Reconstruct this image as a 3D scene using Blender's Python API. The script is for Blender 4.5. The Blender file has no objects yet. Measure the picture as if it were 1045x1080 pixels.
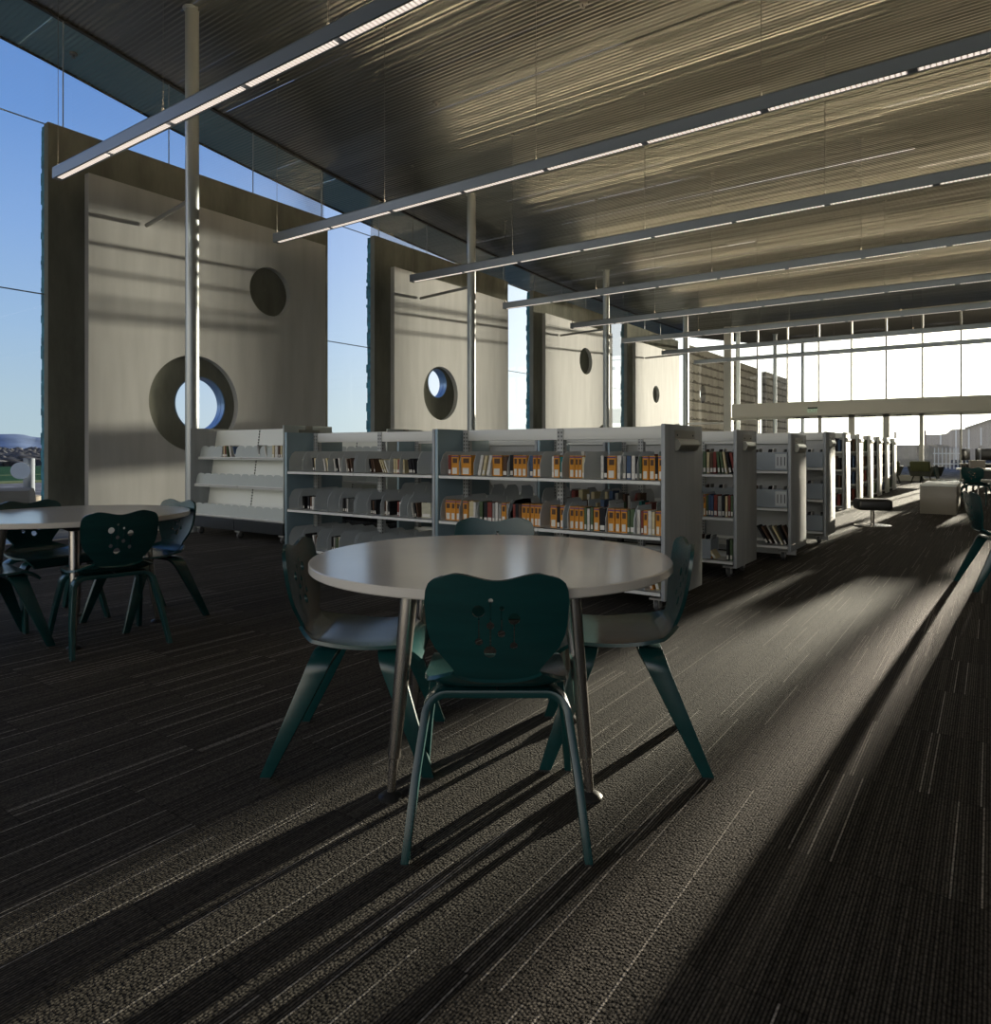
import bpy, bmesh, math, random
from mathutils import Vector, Matrix
random.seed(7)
PI = math.pi
scene = bpy.context.scene
COL = scene.collection
BK = {}

# ---------------------------------------------------------------- helpers
def link(o, parent=None):
    COL.objects.link(o)
    if parent is not None:
        o.parent = parent
    return o

def tag(o, label=None, cat=None, group=None, kind=None):
    if label: o['label'] = label
    if cat: o['category'] = cat
    if group: o['group'] = group
    if kind: o['kind'] = kind
    return o

def empty(name, loc=(0, 0, 0), rz=0.0, label=None, cat=None, group=None, kind=None):
    o = bpy.data.objects.new(name, None)
    o.empty_display_size = 0.1
    o.location = loc
    o.rotation_euler = (0, 0, rz)
    link(o)
    return tag(o, label, cat, group, kind)

def finish(name, bm, mats, parent=None, smooth=35, recalc=True):
    if recalc:
        bmesh.ops.recalc_face_normals(bm, faces=bm.faces)
    me = bpy.data.meshes.new(name)
    bm.to_mesh(me)
    bm.free()
    if not isinstance(mats, (list, tuple)):
        mats = [mats]
    for m in mats:
        me.materials.append(m)
    if smooth:
        me.shade_smooth()
        me.set_sharp_from_angle(angle=math.radians(smooth))
    o = bpy.data.objects.new(name, me)
    return link(o, parent)

def copy_tree(o, parent=None):
    c = o.copy()
    COL.objects.link(c)
    c.parent = parent
    for ch in list(o.children):
        copy_tree(ch, c)
    return c

def NB():
    return bmesh.new()

def box(bm, x0, x1, y0, y1, z0, z1, mi=0):
    vs = [bm.verts.new(p) for p in ((x0, y0, z0), (x1, y0, z0), (x1, y1, z0), (x0, y1, z0),
                                    (x0, y0, z1), (x1, y0, z1), (x1, y1, z1), (x0, y1, z1))]
    for f in ((0, 3, 2, 1), (4, 5, 6, 7), (0, 1, 5, 4), (1, 2, 6, 5), (2, 3, 7, 6), (3, 0, 4, 7)):
        fc = bm.faces.new([vs[i] for i in f])
        fc.material_index = mi
    return vs

def rbox(bm, x0, x1, y0, y1, z0, z1, r=0.01, seg=3, mi=0):
    t = bmesh.new()
    box(t, x0, x1, y0, y1, z0, z1)
    bmesh.ops.recalc_face_normals(t, faces=t.faces)
    bmesh.ops.bevel(t, geom=t.edges[:], offset=r, segments=seg, profile=0.5, affect='EDGES')
    merge(bm, t, mi=mi)

def merge(bm, t, mat=None, mi=0):
    m = {}
    for v in t.verts:
        m[v] = bm.verts.new(mat @ v.co if mat is not None else v.co)
    for f in t.faces:
        try:
            nf = bm.faces.new([m[v] for v in f.verts])
            nf.material_index = mi if mi else f.material_index
        except ValueError:
            pass
    t.free()

def tube(bm, pts, rads, n=12, caps=True, mi=0):
    pts = [Vector(p) for p in pts]
    if not isinstance(rads, (list, tuple)):
        rads = [rads] * len(pts)
    rings = []
    d0 = (pts[1] - pts[0]).normalized()
    up = Vector((0, 0, 1)) if abs(d0.z) < 0.9 else Vector((1, 0, 0))
    for i, p in enumerate(pts):
        if i == 0: d = pts[1] - pts[0]
        elif i == len(pts) - 1: d = pts[-1] - pts[-2]
        else: d = (pts[i + 1] - pts[i]).normalized() + (pts[i] - pts[i - 1]).normalized()
        d.normalize()
        a = d.cross(up).normalized()
        b = d.cross(a).normalized()
        rings.append([bm.verts.new(p + (a * math.cos(2 * PI * k / n) + b * math.sin(2 * PI * k / n)) * rads[i]) for k in range(n)])
    for r0, r1 in zip(rings, rings[1:]):
        for k in range(n):
            f = bm.faces.new((r0[k], r0[(k + 1) % n], r1[(k + 1) % n], r1[k]))
            f.material_index = mi
    if caps:
        for r in (rings[0], rings[-1]):
            f = bm.faces.new(r)
            f.material_index = mi

def lathe(bm, prof, n=48, c=(0, 0, 0), mi=0):
    rings = []
    for r, z in prof:
        if r < 1e-6:
            rings.append([bm.verts.new((c[0], c[1], c[2] + z))])
        else:
            rings.append([bm.verts.new((c[0] + r * math.cos(2 * PI * k / n), c[1] + r * math.sin(2 * PI * k / n), c[2] + z)) for k in range(n)])
    for a, b in zip(rings, rings[1:]):
        for k in range(n):
            k2 = (k + 1) % n
            if len(a) == 1 and len(b) == 1: continue
            if len(a) == 1: f = bm.faces.new((a[0], b[k], b[k2]))
            elif len(b) == 1: f = bm.faces.new((a[k], a[k2], b[0]))
            else: f = bm.faces.new((a[k], a[k2], b[k2], b[k]))
            f.material_index = mi

def prism(bm, poly, lo, hi, axis='x', mi=0):
    """poly: list of 2D points in the plane normal to axis"""
    def P(a, b, t):
        return {'x': (t, a, b), 'y': (a, t, b), 'z': (a, b, t)}[axis]
    v0 = [bm.verts.new(P(a, b, lo)) for a, b in poly]
    v1 = [bm.verts.new(P(a, b, hi)) for a, b in poly]
    n = len(poly)
    fs = [bm.faces.new(v0), bm.faces.new(v1)]
    for k in range(n):
        fs.append(bm.faces.new((v0[k], v0[(k + 1) % n], v1[(k + 1) % n], v1[k])))
    for f in fs: f.material_index = mi

def plate_with_holes(outline, holes, t):
    """flat plate in local XY with circular holes, thickness t centred on z=0 -> bmesh"""
    cu = bpy.data.curves.new('tmp', 'CURVE')
    cu.dimensions = '2D'
    cu.fill_mode = 'BOTH'
    cu.extrude = t / 2
    def sp(pts):
        s = cu.splines.new('POLY')
        s.points.add(len(pts) - 1)
        for p, q in zip(s.points, pts): p.co = (q[0], q[1], 0, 1)
        s.use_cyclic_u = True
    sp(outline)
    for cx, cy, r in holes:
        sp([(cx + r * math.cos(2 * PI * k / 72), cy + r * math.sin(2 * PI * k / 72)) for k in range(72)])
    o = bpy.data.objects.new('tmp', cu)
    COL.objects.link(o)
    dg = bpy.context.evaluated_depsgraph_get()
    dg.update()
    me = bpy.data.meshes.new_from_object(o.evaluated_get(dg))
    bm = bmesh.new()
    bm.from_mesh(me)
    bpy.data.objects.remove(o)
    bpy.data.curves.remove(cu)
    bpy.data.meshes.remove(me)
    bmesh.ops.remove_doubles(bm, verts=bm.verts, dist=1e-5)
    return bm

# ---------------------------------------------------------------- materials
def new_mat(name):
    m = bpy.data.materials.new(name)
    m.use_nodes = True
    nt = m.node_tree
    b = nt.nodes.get('Principled BSDF')
    return m, nt, b

def N(nt, typ, **kw):
    n = nt.nodes.new(typ)
    for k, v in kw.items():
        if k in ('operation', 'data_type', 'blend_type', 'noise_dimensions', 'wave_type', 'bands_direction', 'feature', 'distance', 'voronoi_dimensions', 'interpolation_type'):
            setattr(n, k, v)
    return n

def M(nt, op, a, b=None, c=None):
    n = nt.nodes.new('ShaderNodeMath'); n.operation = op
    for i, v in enumerate((a, b, c)):
        if v is None: continue
        if isinstance(v, (int, float)): n.inputs[i].default_value = v
        else: nt.links.new(v, n.inputs[i])
    return n.outputs[0]

def mixc(nt, fac, a, b):
    n = nt.nodes.new('ShaderNodeMix'); n.data_type = 'RGBA'
    for i, v in ((0, fac), (6, a), (7, b)):
        if isinstance(v, (int, float)): n.inputs[i].default_value = v
        elif isinstance(v, tuple): n.inputs[i].default_value = (*v, 1)
        else: nt.links.new(v, n.inputs[i])
    return n.outputs[2]

def simple(name, col, rough=0.5, metal=0.0, spec=0.5, var=0.0, vscale=6.0, stretch=(1, 1, 1), bump=0.0, bscale=60.0, coat=0.0, sheen=0.0):
    m, nt, b = new_mat(name)
    b.inputs['Roughness'].default_value = rough
    b.inputs['Metallic'].default_value = metal
    b.inputs['Specular IOR Level'].default_value = spec
    b.inputs['Coat Weight'].default_value = coat
    b.inputs['Base Color'].default_value = (*col, 1)
    if var or bump:
        tc = N(nt, 'ShaderNodeTexCoord')
        mp = N(nt, 'ShaderNodeMapping'); mp.inputs['Scale'].default_value = stretch
        nt.links.new(tc.outputs['Object'], mp.inputs['Vector'])
    if var:
        no = N(nt, 'ShaderNodeTexNoise'); no.inputs['Scale'].default_value = vscale; no.inputs['Detail'].default_value = 5
        nt.links.new(mp.outputs[0], no.inputs['Vector'])
        lo = tuple(c * (1 - var) for c in col); hi = tuple(min(1, c * (1 + var)) for c in col)
        mr = N(nt, 'ShaderNodeMapRange'); mr.inputs[1].default_value = 0.3; mr.inputs[2].default_value = 0.7
        nt.links.new(no.outputs[0], mr.inputs[0])
        nt.links.new(mixc(nt, mr.outputs[0], lo, hi), b.inputs['Base Color'])
    if bump:
        n2 = N(nt, 'ShaderNodeTexNoise'); n2.inputs['Scale'].default_value = bscale; n2.inputs['Detail'].default_value = 3
        nt.links.new(mp.outputs[0], n2.inputs['Vector'])
        bp = N(nt, 'ShaderNodeBump'); bp.inputs['Strength'].default_value = bump; bp.inputs['Distance'].default_value = 0.01
        nt.links.new(n2.outputs[0], bp.inputs['Height'])
        nt.links.new(bp.outputs[0], b.inputs['Normal'])
    return m

def emissive(name, col, strength):
    m, nt, b = new_mat(name)
    b.inputs['Base Color'].default_value = (0.6, 0.6, 0.6, 1)
    b.inputs['Emission Color'].default_value = (*col, 1)
    b.inputs['Emission Strength'].default_value = strength
    return m

def carpet_mat():
    m, nt, b = new_mat('ribbed_carpet')
    tc = N(nt, 'ShaderNodeTexCoord')
    sx = N(nt, 'ShaderNodeSeparateXYZ'); nt.links.new(tc.outputs['Object'], sx.inputs[0])
    X, Y = sx.outputs[0], sx.outputs[1]
    TX, TY = 0.61, 0.61
    tix = M(nt, 'FLOOR', M(nt, 'DIVIDE', X, TX))
    # every second column of tiles is shifted by half a tile
    sh = M(nt, 'MULTIPLY', M(nt, 'MODULO', M(nt, 'ABSOLUTE', tix), 2.0), 0.30)
    Ys = M(nt, 'ADD', Y, sh)
    tiy = M(nt, 'FLOOR', M(nt, 'DIVIDE', Ys, TY))
    rib = 0.0085
    rix = M(nt, 'FLOOR', M(nt, 'DIVIDE', X, rib))
    cmb = N(nt, 'ShaderNodeCombineXYZ'); nt.links.new(rix, cmb.inputs[0]); nt.links.new(tiy, cmb.inputs[1])
    wn = N(nt, 'ShaderNodeTexWhiteNoise'); wn.noise_dimensions = '3D' if hasattr(wn, 'noise_dimensions') else None
    nt.links.new(cmb.outputs[0], wn.inputs[0])
    line = M(nt, 'GREATER_THAN', wn.outputs[0], 0.945)
    # long thin lines survive only inside the middle of a rib
    fr = M(nt, 'FRACT', M(nt, 'DIVIDE', X, rib))
    mid = M(nt, 'SUBTRACT', 1.0, M(nt, 'MULTIPLY', M(nt, 'ABSOLUTE', M(nt, 'SUBTRACT', fr, 0.5)), 2.0))
    thin = M(nt, 'GREATER_THAN', mid, 0.35)
    line = M(nt, 'MULTIPLY', line, thin)
    # per rib tint
    cmb2 = N(nt, 'ShaderNodeCombineXYZ'); nt.links.new(rix, cmb2.inputs[0]); nt.links.new(tiy, cmb2.inputs[1]); cmb2.inputs[2].default_value = 7.3
    wn2 = N(nt, 'ShaderNodeTexWhiteNoise'); nt.links.new(cmb2.outputs[0], wn2.inputs[0])
    cmb3 = N(nt, 'ShaderNodeCombineXYZ'); nt.links.new(tix, cmb3.inputs[0]); nt.links.new(tiy, cmb3.inputs[1]); cmb3.inputs[2].default_value = 2.1
    wn3 = N(nt, 'ShaderNodeTexWhiteNoise'); nt.links.new(cmb3.outputs[0], wn3.inputs[0])
    base = mixc(nt, wn2.outputs[0], CARPET_LO, CARPET_HI)
    # loops along each rib
    mp = N(nt, 'ShaderNodeMapping'); mp.inputs['Scale'].default_value = (1, 0.75, 1)
    nt.links.new(tc.outputs['Object'], mp.inputs['Vector'])
    vo = N(nt, 'ShaderNodeTexVoronoi'); vo.inputs['Scale'].default_value = 150.0
    nt.links.new(mp.outputs[0], vo.inputs['Vector'])
    loops = M(nt, 'SUBTRACT', 1.0, M(nt, 'MULTIPLY', vo.outputs['Distance'], 1.2))
    tone = M(nt, 'ADD', 0.45, M(nt, 'MULTIPLY', loops, 0.75))
    tone = M(nt, 'MULTIPLY', tone, M(nt, 'ADD', 0.9, M(nt, 'MULTIPLY', wn3.outputs[0], 0.2)))
    groove = M(nt, 'ADD', 0.12, M(nt, 'MULTIPLY', mid, 1.35))
    tone = M(nt, 'MULTIPLY', tone, groove)
    # seams between tiles
    fx = M(nt, 'FRACT', M(nt, 'DIVIDE', X, TX)); fy = M(nt, 'FRACT', M(nt, 'DIVIDE', Ys, TY))
    sy = M(nt, 'GREATER_THAN', M(nt, 'ABSOLUTE', M(nt, 'SUBTRACT', fy, 0.5)), 0.496)
    tone = M(nt, 'MULTIPLY', tone, M(nt, 'SUBTRACT', 1.0, M(nt, 'MULTIPLY', sy, 0.4)))
    vm = N(nt, 'ShaderNodeVectorMath', operation='SCALE')
    nt.links.new(mixc(nt, line, base, CARPET_LINE), vm.inputs[0]); nt.links.new(tone, vm.inputs['Scale'])
    nt.links.new(vm.outputs[0], b.inputs['Base Color'])
    b.inputs['Roughness'].default_value = 0.95
    b.inputs['Specular IOR Level'].default_value = 0.15
    h = M(nt, 'ADD', M(nt, 'MULTIPLY', mid, 0.5), M(nt, 'MULTIPLY', loops, 0.6))
    bp = N(nt, 'ShaderNodeBump'); bp.inputs['Strength'].default_value = 0.55; bp.inputs['Distance'].default_value = 0.0028
    nt.links.new(h, bp.inputs['Height']); nt.links.new(bp.outputs[0], b.inputs['Normal'])
    return m

def concrete_mat(name, lo, hi, boards=False):
    m, nt, b = new_mat(name)
    tc = N(nt, 'ShaderNodeTexCoord')
    n1 = N(nt, 'ShaderNodeTexNoise'); n1.inputs['Scale'].default_value = 1.3; n1.inputs['Detail'].default_value = 8; n1.inputs['Roughness'].default_value = 0.65
    mp = N(nt, 'ShaderNodeMapping'); mp.inputs['Scale'].default_value = (1, 1.4, 0.45)
    nt.links.new(tc.outputs['Object'], mp.inputs['Vector']); nt.links.new(mp.outputs[0], n1.inputs['Vector'])
    mr = N(nt, 'ShaderNodeMapRange'); mr.inputs[1].default_value = 0.3; mr.inputs[2].default_value = 0.72
    nt.links.new(n1.outputs[0], mr.inputs[0])
    col = mixc(nt, mr.outputs[0], lo, hi)
    if boards:
        sx = N(nt, 'ShaderNodeSeparateXYZ'); nt.links.new(tc.outputs['Object'], sx.inputs[0])
        zi = M(nt, 'FLOOR', M(nt, 'DIVIDE', sx.outputs[2], 0.42))
        fz = M(nt, 'FRACT', M(nt, 'DIVIDE', sx.outputs[2], 0.42))
        nz = N(nt, 'ShaderNodeTexNoise'); nz.inputs['Scale'].default_value = 2.5
        nt.links.new(tc.outputs['Object'], nz.inputs['Vector'])
        gap = M(nt, 'LESS_THAN', fz, M(nt, 'MULTIPLY', nz.outputs[0], 0.5))
        col = mixc(nt, M(nt, 'MULTIPLY', gap, 0.75), col, (0.03, 0.027, 0.02))
    nt.links.new(col, b.inputs['Base Color'])
    b.inputs['Roughness'].default_value = 0.8
    b.inputs['Specular IOR Level'].default_value = 0.0
    n2 = N(nt, 'ShaderNodeTexNoise'); n2.inputs['Scale'].default_value = 14; n2.inputs['Detail'].default_value = 6
    nt.links.new(tc.outputs['Object'], n2.inputs['Vector'])
    bp = N(nt, 'ShaderNodeBump'); bp.inputs['Strength'].default_value = 0.15; bp.inputs['Distance'].default_value = 0.02
    nt.links.new(n2.outputs[0], bp.inputs['Height']); nt.links.new(bp.outputs[0], b.inputs['Normal'])
    return m

def glass_mat(name='clear_glass', tint=(0.93, 0.97, 0.96), refl=1.0):
    m = bpy.data.materials.new(name); m.use_nodes = True
    nt = m.node_tree; nt.nodes.clear()
    out = nt.nodes.new('ShaderNodeOutputMaterial')
    tr = nt.nodes.new('ShaderNodeBsdfTransparent'); tr.inputs[0].default_value = (*tint, 1)
    gl = nt.nodes.new('ShaderNodeBsdfGlossy'); gl.inputs['Roughness'].default_value = 0.02
    fr = nt.nodes.new('ShaderNodeFresnel'); fr.inputs[0].default_value = 1.45
    mx = nt.nodes.new('ShaderNodeMixShader')
    f = M(nt, 'MINIMUM', M(nt, 'MULTIPLY', fr.outputs[0], refl), 0.5)
    nt.links.new(f, mx.inputs[0]); nt.links.new(tr.outputs[0], mx.inputs[1]); nt.links.new(gl.outputs[0], mx.inputs[2])
    nt.links.new(mx.outputs[0], out.inputs[0])
    return m

CARPET_LO = (0.054, 0.048, 0.039); CARPET_HI = (0.118, 0.106, 0.088); CARPET_LINE = (0.32, 0.295, 0.26)
m_carpet = carpet_mat()
m_conc = concrete_mat('cast_concrete', (0.118, 0.123, 0.106), (0.225, 0.23, 0.20))
m_conc_ext = concrete_mat('board_marked_concrete', (0.12, 0.11, 0.095), (0.20, 0.188, 0.16), boards=True)
m_teal_rough = simple('rough_teal_edge', (0.03, 0.16, 0.21), 0.8, var=0.5, vscale=9, bump=0.8, bscale=20)
m_plaster = simple('trowelled_plaster', (0.47, 0.475, 0.47), 0.75, var=0.09, vscale=2.2, stretch=(1, 2.0, 0.3), spec=0.3)
m_slab = simple('polished_slab', (0.12, 0.14, 0.17), 0.4)
m_line = simple('pale_metal_edge', (0.6, 0.56, 0.5), 0.4)
m_deck = simple('corrugated_ceiling_metal', (0.160, 0.168, 0.165), 0.275, metal=0.94, var=0.14, vscale=1.2, stretch=(0.25, 2.5, 1))
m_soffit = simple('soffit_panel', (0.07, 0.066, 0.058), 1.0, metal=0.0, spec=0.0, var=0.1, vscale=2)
m_overhang = simple('sky_tinted_overhang_metal', (0.14, 0.24, 0.29), 0.42, metal=0.5)  # blue sky reflection is put into the overhang colour
m_seam = simple('dark_seam', (0.01, 0.01, 0.012), 0.5)
m_col = simple('satin_column_paint', (0.38, 0.41, 0.42), 0.3, metal=0.5)
m_strut = simple('strut_paint', (0.22, 0.22, 0.21), 0.4, metal=0.2)
m_frame = simple('window_frame_paint', (0.44, 0.43, 0.39), 0.5)
m_beam = simple('transom_paint', (0.50, 0.48, 0.43), 0.55)
m_glass = glass_mat()
m_joint = simple('silicone_joint', (0.25, 0.30, 0.34), 0.5)
m_rail = simple('fixture_aluminium', (0.26, 0.29, 0.32), 0.38, metal=0.55)
m_cable = simple('cable_steel', (0.16, 0.16, 0.16), 0.5)
m_louver = None
def louver_mat():
    m, nt, b = new_mat('lamp_louver')
    tc = N(nt, 'ShaderNodeTexCoord'); sx = N(nt, 'ShaderNodeSeparateXYZ'); nt.links.new(tc.outputs['Object'], sx.inputs[0])
    fr = M(nt, 'FRACT', M(nt, 'DIVIDE', sx.outputs[0], 0.045))
    s = M(nt, 'ADD', 0.35, M(nt, 'MULTIPLY', M(nt, 'GREATER_THAN', fr, 0.3), 1.0))
    b.inputs['Base Color'].default_value = (0.5, 0.48, 0.45, 1)
    b.inputs['Emission Color'].default_value = (1.0, 0.86, 0.74, 1)
    nt.links.new(M(nt, 'MULTIPLY', s, 0.82), b.inputs['Emission Strength'])
    return m
m_louver = louver_mat()
m_up = emissive('uplight_tube', (1.0, 0.77, 0.46), 46.0)
m_teal = simple('teal_stained_plywood', (0.006, 0.044, 0.045), 0.25, var=0.12, vscale=5, stretch=(1, 1, 6), spec=0.65)
m_tealedge = m_teal
m_tabletop = simple('cream_laminate', (0.70, 0.665, 0.60), 0.16, var=0.02, spec=0.5)
m_chrome = simple('brushed_chrome_leg', (0.42, 0.39, 0.36), 0.25, metal=0.95)
m_darkmetal = simple('dark_bracket', (0.03, 0.03, 0.03), 0.4, metal=0.4)
m_black = simple('black_rubber', (0.012, 0.012, 0.012), 0.6)
m_shelf = simple('white_shelf_enamel', (0.74, 0.75, 0.71), 0.4)
m_upright = simple('grey_slotted_steel', (0.42, 0.43, 0.42), 0.4)
m_slot = simple('dark_slot', (0.02, 0.025, 0.03), 0.7)
m_alu = simple('brushed_aluminium_panel', (0.38, 0.40, 0.41), 0.6, metal=0.25, spec=0.3, var=0.12, vscale=3, stretch=(1, 3, 0.3), bump=0.05, bscale=8)
m_skypanel = simple('sky_tinted_end_panel', (0.24, 0.33, 0.37), 0.35, metal=0.2)  # grey panel with the reflected sky blue mixed into its base colour
m_divider = simple('grey_divider', (0.54, 0.57, 0.57), 0.4)
m_holder = simple('sign_holder_steel', (0.28, 0.28, 0.25), 0.3, metal=0.8)
m_caster = simple('caster_steel', (0.35, 0.35, 0.34), 0.35, metal=0.7)
m_wheel = simple('grey_wheel', (0.07, 0.07, 0.07), 0.5)
m_dblack = simple('black_base_panel', (0.012, 0.014, 0.016), 0.25)
m_dback = simple('display_back_white', (0.74, 0.76, 0.70), 0.35)
m_ddiv = simple('clear_grey_divider', (0.38, 0.42, 0.40), 0.35)
m_bin = simple('translucent_grey_bin', (0.30, 0.34, 0.37), 0.3)
m_binlight = simple('pale_bin_label', (0.55, 0.58, 0.58), 0.35)
m_page = simple('book_pages', (0.62, 0.58, 0.48), 0.8)
m_white = simple('paper_label', (0.72, 0.70, 0.64), 0.6)
m_purple = simple('purple_band', (0.13, 0.05, 0.14), 0.5)
BC = {'o': (0.62, 0.27, 0.04), 'r': (0.20, 0.05, 0.04), 'w': (0.62, 0.60, 0.55), 'k': (0.02, 0.02, 0.022), 'b': (0.07, 0.11, 0.19),
      'g': (0.09, 0.13, 0.07), 'c': (0.58, 0.50, 0.30), 'y': (0.28, 0.28, 0.26), 'n': (0.10, 0.06, 0.04), 't': (0.03, 0.16, 0.16), 'f': (0.5, 0.48, 0.36)}
BN = {'o': 'orange', 'r': 'red', 'w': 'white', 'k': 'black', 'b': 'blue', 'g': 'green', 'c': 'cream', 'y': 'grey', 'n': 'brown', 't': 'teal', 'f': 'face-out cream'}
m_book = {k: simple('cover_' + BN[k].replace('-', '_').replace(' ', '_'), v, 0.7, spec=0.2, var=0.12, vscale=30) for k, v in BC.items()}
m_gravel = simple('gravel', (0.15, 0.155, 0.165), 0.9, spec=0.0, var=0.6, vscale=3)
m_grass = simple('grass', (0.032, 0.075, 0.042), 0.9, spec=0.0, var=0.2, vscale=0.8)
m_pale = simple('dry_strip', (0.16, 0.19, 0.10), 0.9, spec=0.0)
m_brush = simple('desert_brush', (0.065, 0.066, 0.07), 1.0, spec=0.0, var=0.6, vscale=0.9)
m_mount = simple('hazy_mountains', (0.17, 0.22, 0.31), 1.0, var=0.25, vscale=0.012, spec=0.0)  # distance haze is painted in as the pale blue tone
m_shed = simple('corrugated_shed', (0.30, 0.285, 0.26), 0.5, var=0.12, vscale=2, stretch=(3, 1, 0.1))
m_fence = concrete_mat('block_fence', (0.22, 0.21, 0.18), (0.36, 0.34, 0.30))
m_olive = simple('olive_upholstery', (0.055, 0.06, 0.018), 0.8)
m_darkfab = simple('black_olive_upholstery', (0.022, 0.023, 0.012), 0.7)
m_leather = simple('black_vinyl', (0.01, 0.01, 0.01), 0.4)
m_plinth = simple('beige_laminate', (0.24, 0.215, 0.17), 0.35, var=0.05, vscale=3)
m_screen = simple('monitor_black', (0.012, 0.010, 0.008), 0.3)
m_greybox = simple('grey_card_box', (0.25, 0.23, 0.20), 0.6)
m_wall = simple('painted_wall', (0.62, 0.60, 0.56), 0.6)
m_post = simple('galvanised_post', (0.17, 0.19, 0.22), 0.6, spec=0.0)
m_disc = simple('pale_blue_disc', (0.80, 0.86, 0.94), 0.6)
m_benchc = simple('cast_bench', (0.22, 0.20, 0.17), 0.9, spec=0.0)
m_exitg = emissive('exit_green', (0.10, 0.45, 0.22), 0.5)
m_exitw = simple('exit_face', (0.5, 0.52, 0.46), 0.5)
m_rod = simple('dark_pole', (0.18, 0.12, 0.10), 0.6)
# ---------------------------------------------------------------- ceiling profile
ZP = [(-10, 9.2), (-6, 8.75), (0, 8.0), (4.5, 7.55), (7.2, 7.17), (10.4, 6.85), (13.6, 6.63), (18.65, 6.44), (25, 6.40), (30.5, 6.48)]
def ceil_z(y):
    P = ZP
    if y <= P[0][0]: return P[0][1]
    for i in range(len(P) - 1):
        if y <= P[i + 1][0]:
            x0, y0 = P[max(i - 1, 0)]; x1, y1 = P[i]; x2, y2 = P[i + 1]; x3, y3 = P[min(i + 2, len(P) - 1)]
            m1 = (y2 - y0) / (x2 - x0); m2 = (y3 - y1) / (x3 - x1)
            h = x2 - x1; t = (y - x1) / h
            return ((2*t**3 - 3*t**2 + 1) * y1 + (t**3 - 2*t*t + t) * h * m1 + (-2*t**3 + 3*t*t) * y2 + (t**3 - t*t) * h * m2)
    return P[-1][1]

XW, XC, XP, XG = -9.26, -9.26, -11.08, -11.20
XE, XR, YB, YF = -12.5, 13.0, -9.0, 30.5
bm = NB()
box(bm, -11.33, XR, YB, YF + 0.1, -0.12, 0.0)
tag(finish('floor', bm, m_carpet, smooth=0), kind='structure')
bm = NB()
box(bm, -11.07, -9.79, YB, YF - 0.1, 0.0, 0.006)
tag(finish('trim_1', bm, m_slab, smooth=0), kind='structure')
bm = NB()
box(bm, -9.79, -9.75, YB, YF - 0.1, 0.0, 0.012)
tag(finish('trim_2', bm, m_line, smooth=0), kind='structure')

# corrugated deck: ribs run along X
bm = NB()
pitch = 0.070
rr = random.Random(21)
nr = 13                                   # ribs per sheet
y = YB; band = 0
while y < YF + 0.1:
    x = XG; segs = [(XE, XG)]
    x0 = XG; first = rr.uniform(1.2, 3.6)
    while x0 < XR:
        x1 = min(x0 + first, XR); segs.append((x0, x1)); x0 = x1; first = 3.66
    for xa, xb in segs:
        tilt = rr.uniform(-.004, .004); dz = rr.uniform(-.001, .001)
        amp = [.0050 * rr.uniform(.6, 1.35) for _ in range(nr + 1)]
        prof = []
        n = nr * 6
        for q in range(n + 1):
            yy = y + pitch * q / 6
            prof.append((yy, ceil_z(yy) + dz + tilt * (yy - y - pitch * nr / 2) + amp[q // 6] * math.cos(2 * PI * q / 6)))
        r0 = [bm.verts.new((xa, yy, zz)) for yy, zz in prof]
        r1 = [bm.verts.new((xb + (.03 if xb < XR else 0), yy, zz)) for yy, zz in prof]
        for k in range(n):
            bm.faces.new((r0[k], r0[k + 1], r1[k + 1], r1[k])).material_index = 1 if xb <= XG else 0
    y += pitch * nr; band += 1
for f in bm.faces:
    if f.normal.z > 0: f.normal_flip()
tag(finish('ceiling', bm, [m_deck, m_overhang], smooth=80, recalc=False), kind='structure')

# far overhang beyond the glass, with round openings
L = math.hypot(47.1 - YF, 8.07 - 6.48)
ang = math.atan2(8.07 - 6.48, 47.1 - YF)
hol = [(-8.6 + 3.3 * k, 11.6, 0.8) for k in range(6)]
bm = plate_with_holes([(XE, 0.0), (XR, 0.0), (XR, L), (XE, L)], hol, 0.30)
MX = Matrix.Translation((0, YF, 6.48)) @ Matrix.Rotation(ang, 4, 'X') @ Matrix.Translation((0, 0, 0.15))
bm.transform(MX)
tag(finish('ceiling_far', bm, m_soffit, smooth=20), kind='structure')
# roof edge strip along the left side
bm = NB()
yy = YB
while yy < YF - 0.01:
    y2 = min(yy + 1.0, YF)
    z0, z1 = ceil_z(yy), ceil_z(y2)
    vs = [bm.verts.new(p) for p in ((XE, yy, z0 - .03), (XE, y2, z1 - .03), (XE, y2, z1 + .25), (XE, yy, z0 + .25),
                                    (XE - .03, yy, z0 - .03), (XE - .03, y2, z1 - .03), (XE - .03, y2, z1 + .25), (XE - .03, yy, z0 + .25))]
    for f in ((0, 1, 2, 3), (4, 7, 6, 5), (0, 4, 5, 1), (3, 2, 6, 7)): bm.faces.new([vs[i] for i in f])
    yy = y2
tag(finish('trim_3', bm, m_soffit, smooth=0), kind='structure')
# dark head channel of the side glass
bm = NB()
yy = YB
while yy < YF - 0.01:
    y2 = min(yy + 0.8, YF)
    z0, z1 = ceil_z(yy), ceil_z(y2)
    vs = [bm.verts.new(p) for p in ((XG - .03, yy, z0 - .035), (XG + .03, yy, z0 - .035), (XG + .03, y2, z1 - .035), (XG - .03, y2, z1 - .035),
                                    (XG - .03, yy, z0 + .06), (XG + .03, yy, z0 + .06), (XG + .03, y2, z1 + .06), (XG - .03, y2, z1 + .06))]
    for f in ((0, 3, 2, 1), (0, 1, 5, 4), (3, 7, 6, 2), (1, 2, 6, 5), (0, 4, 7, 3)): bm.faces.new([vs[i] for i in f])
    yy = y2
tag(finish('trim_4', bm, m_seam, smooth=0), kind='structure')

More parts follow.
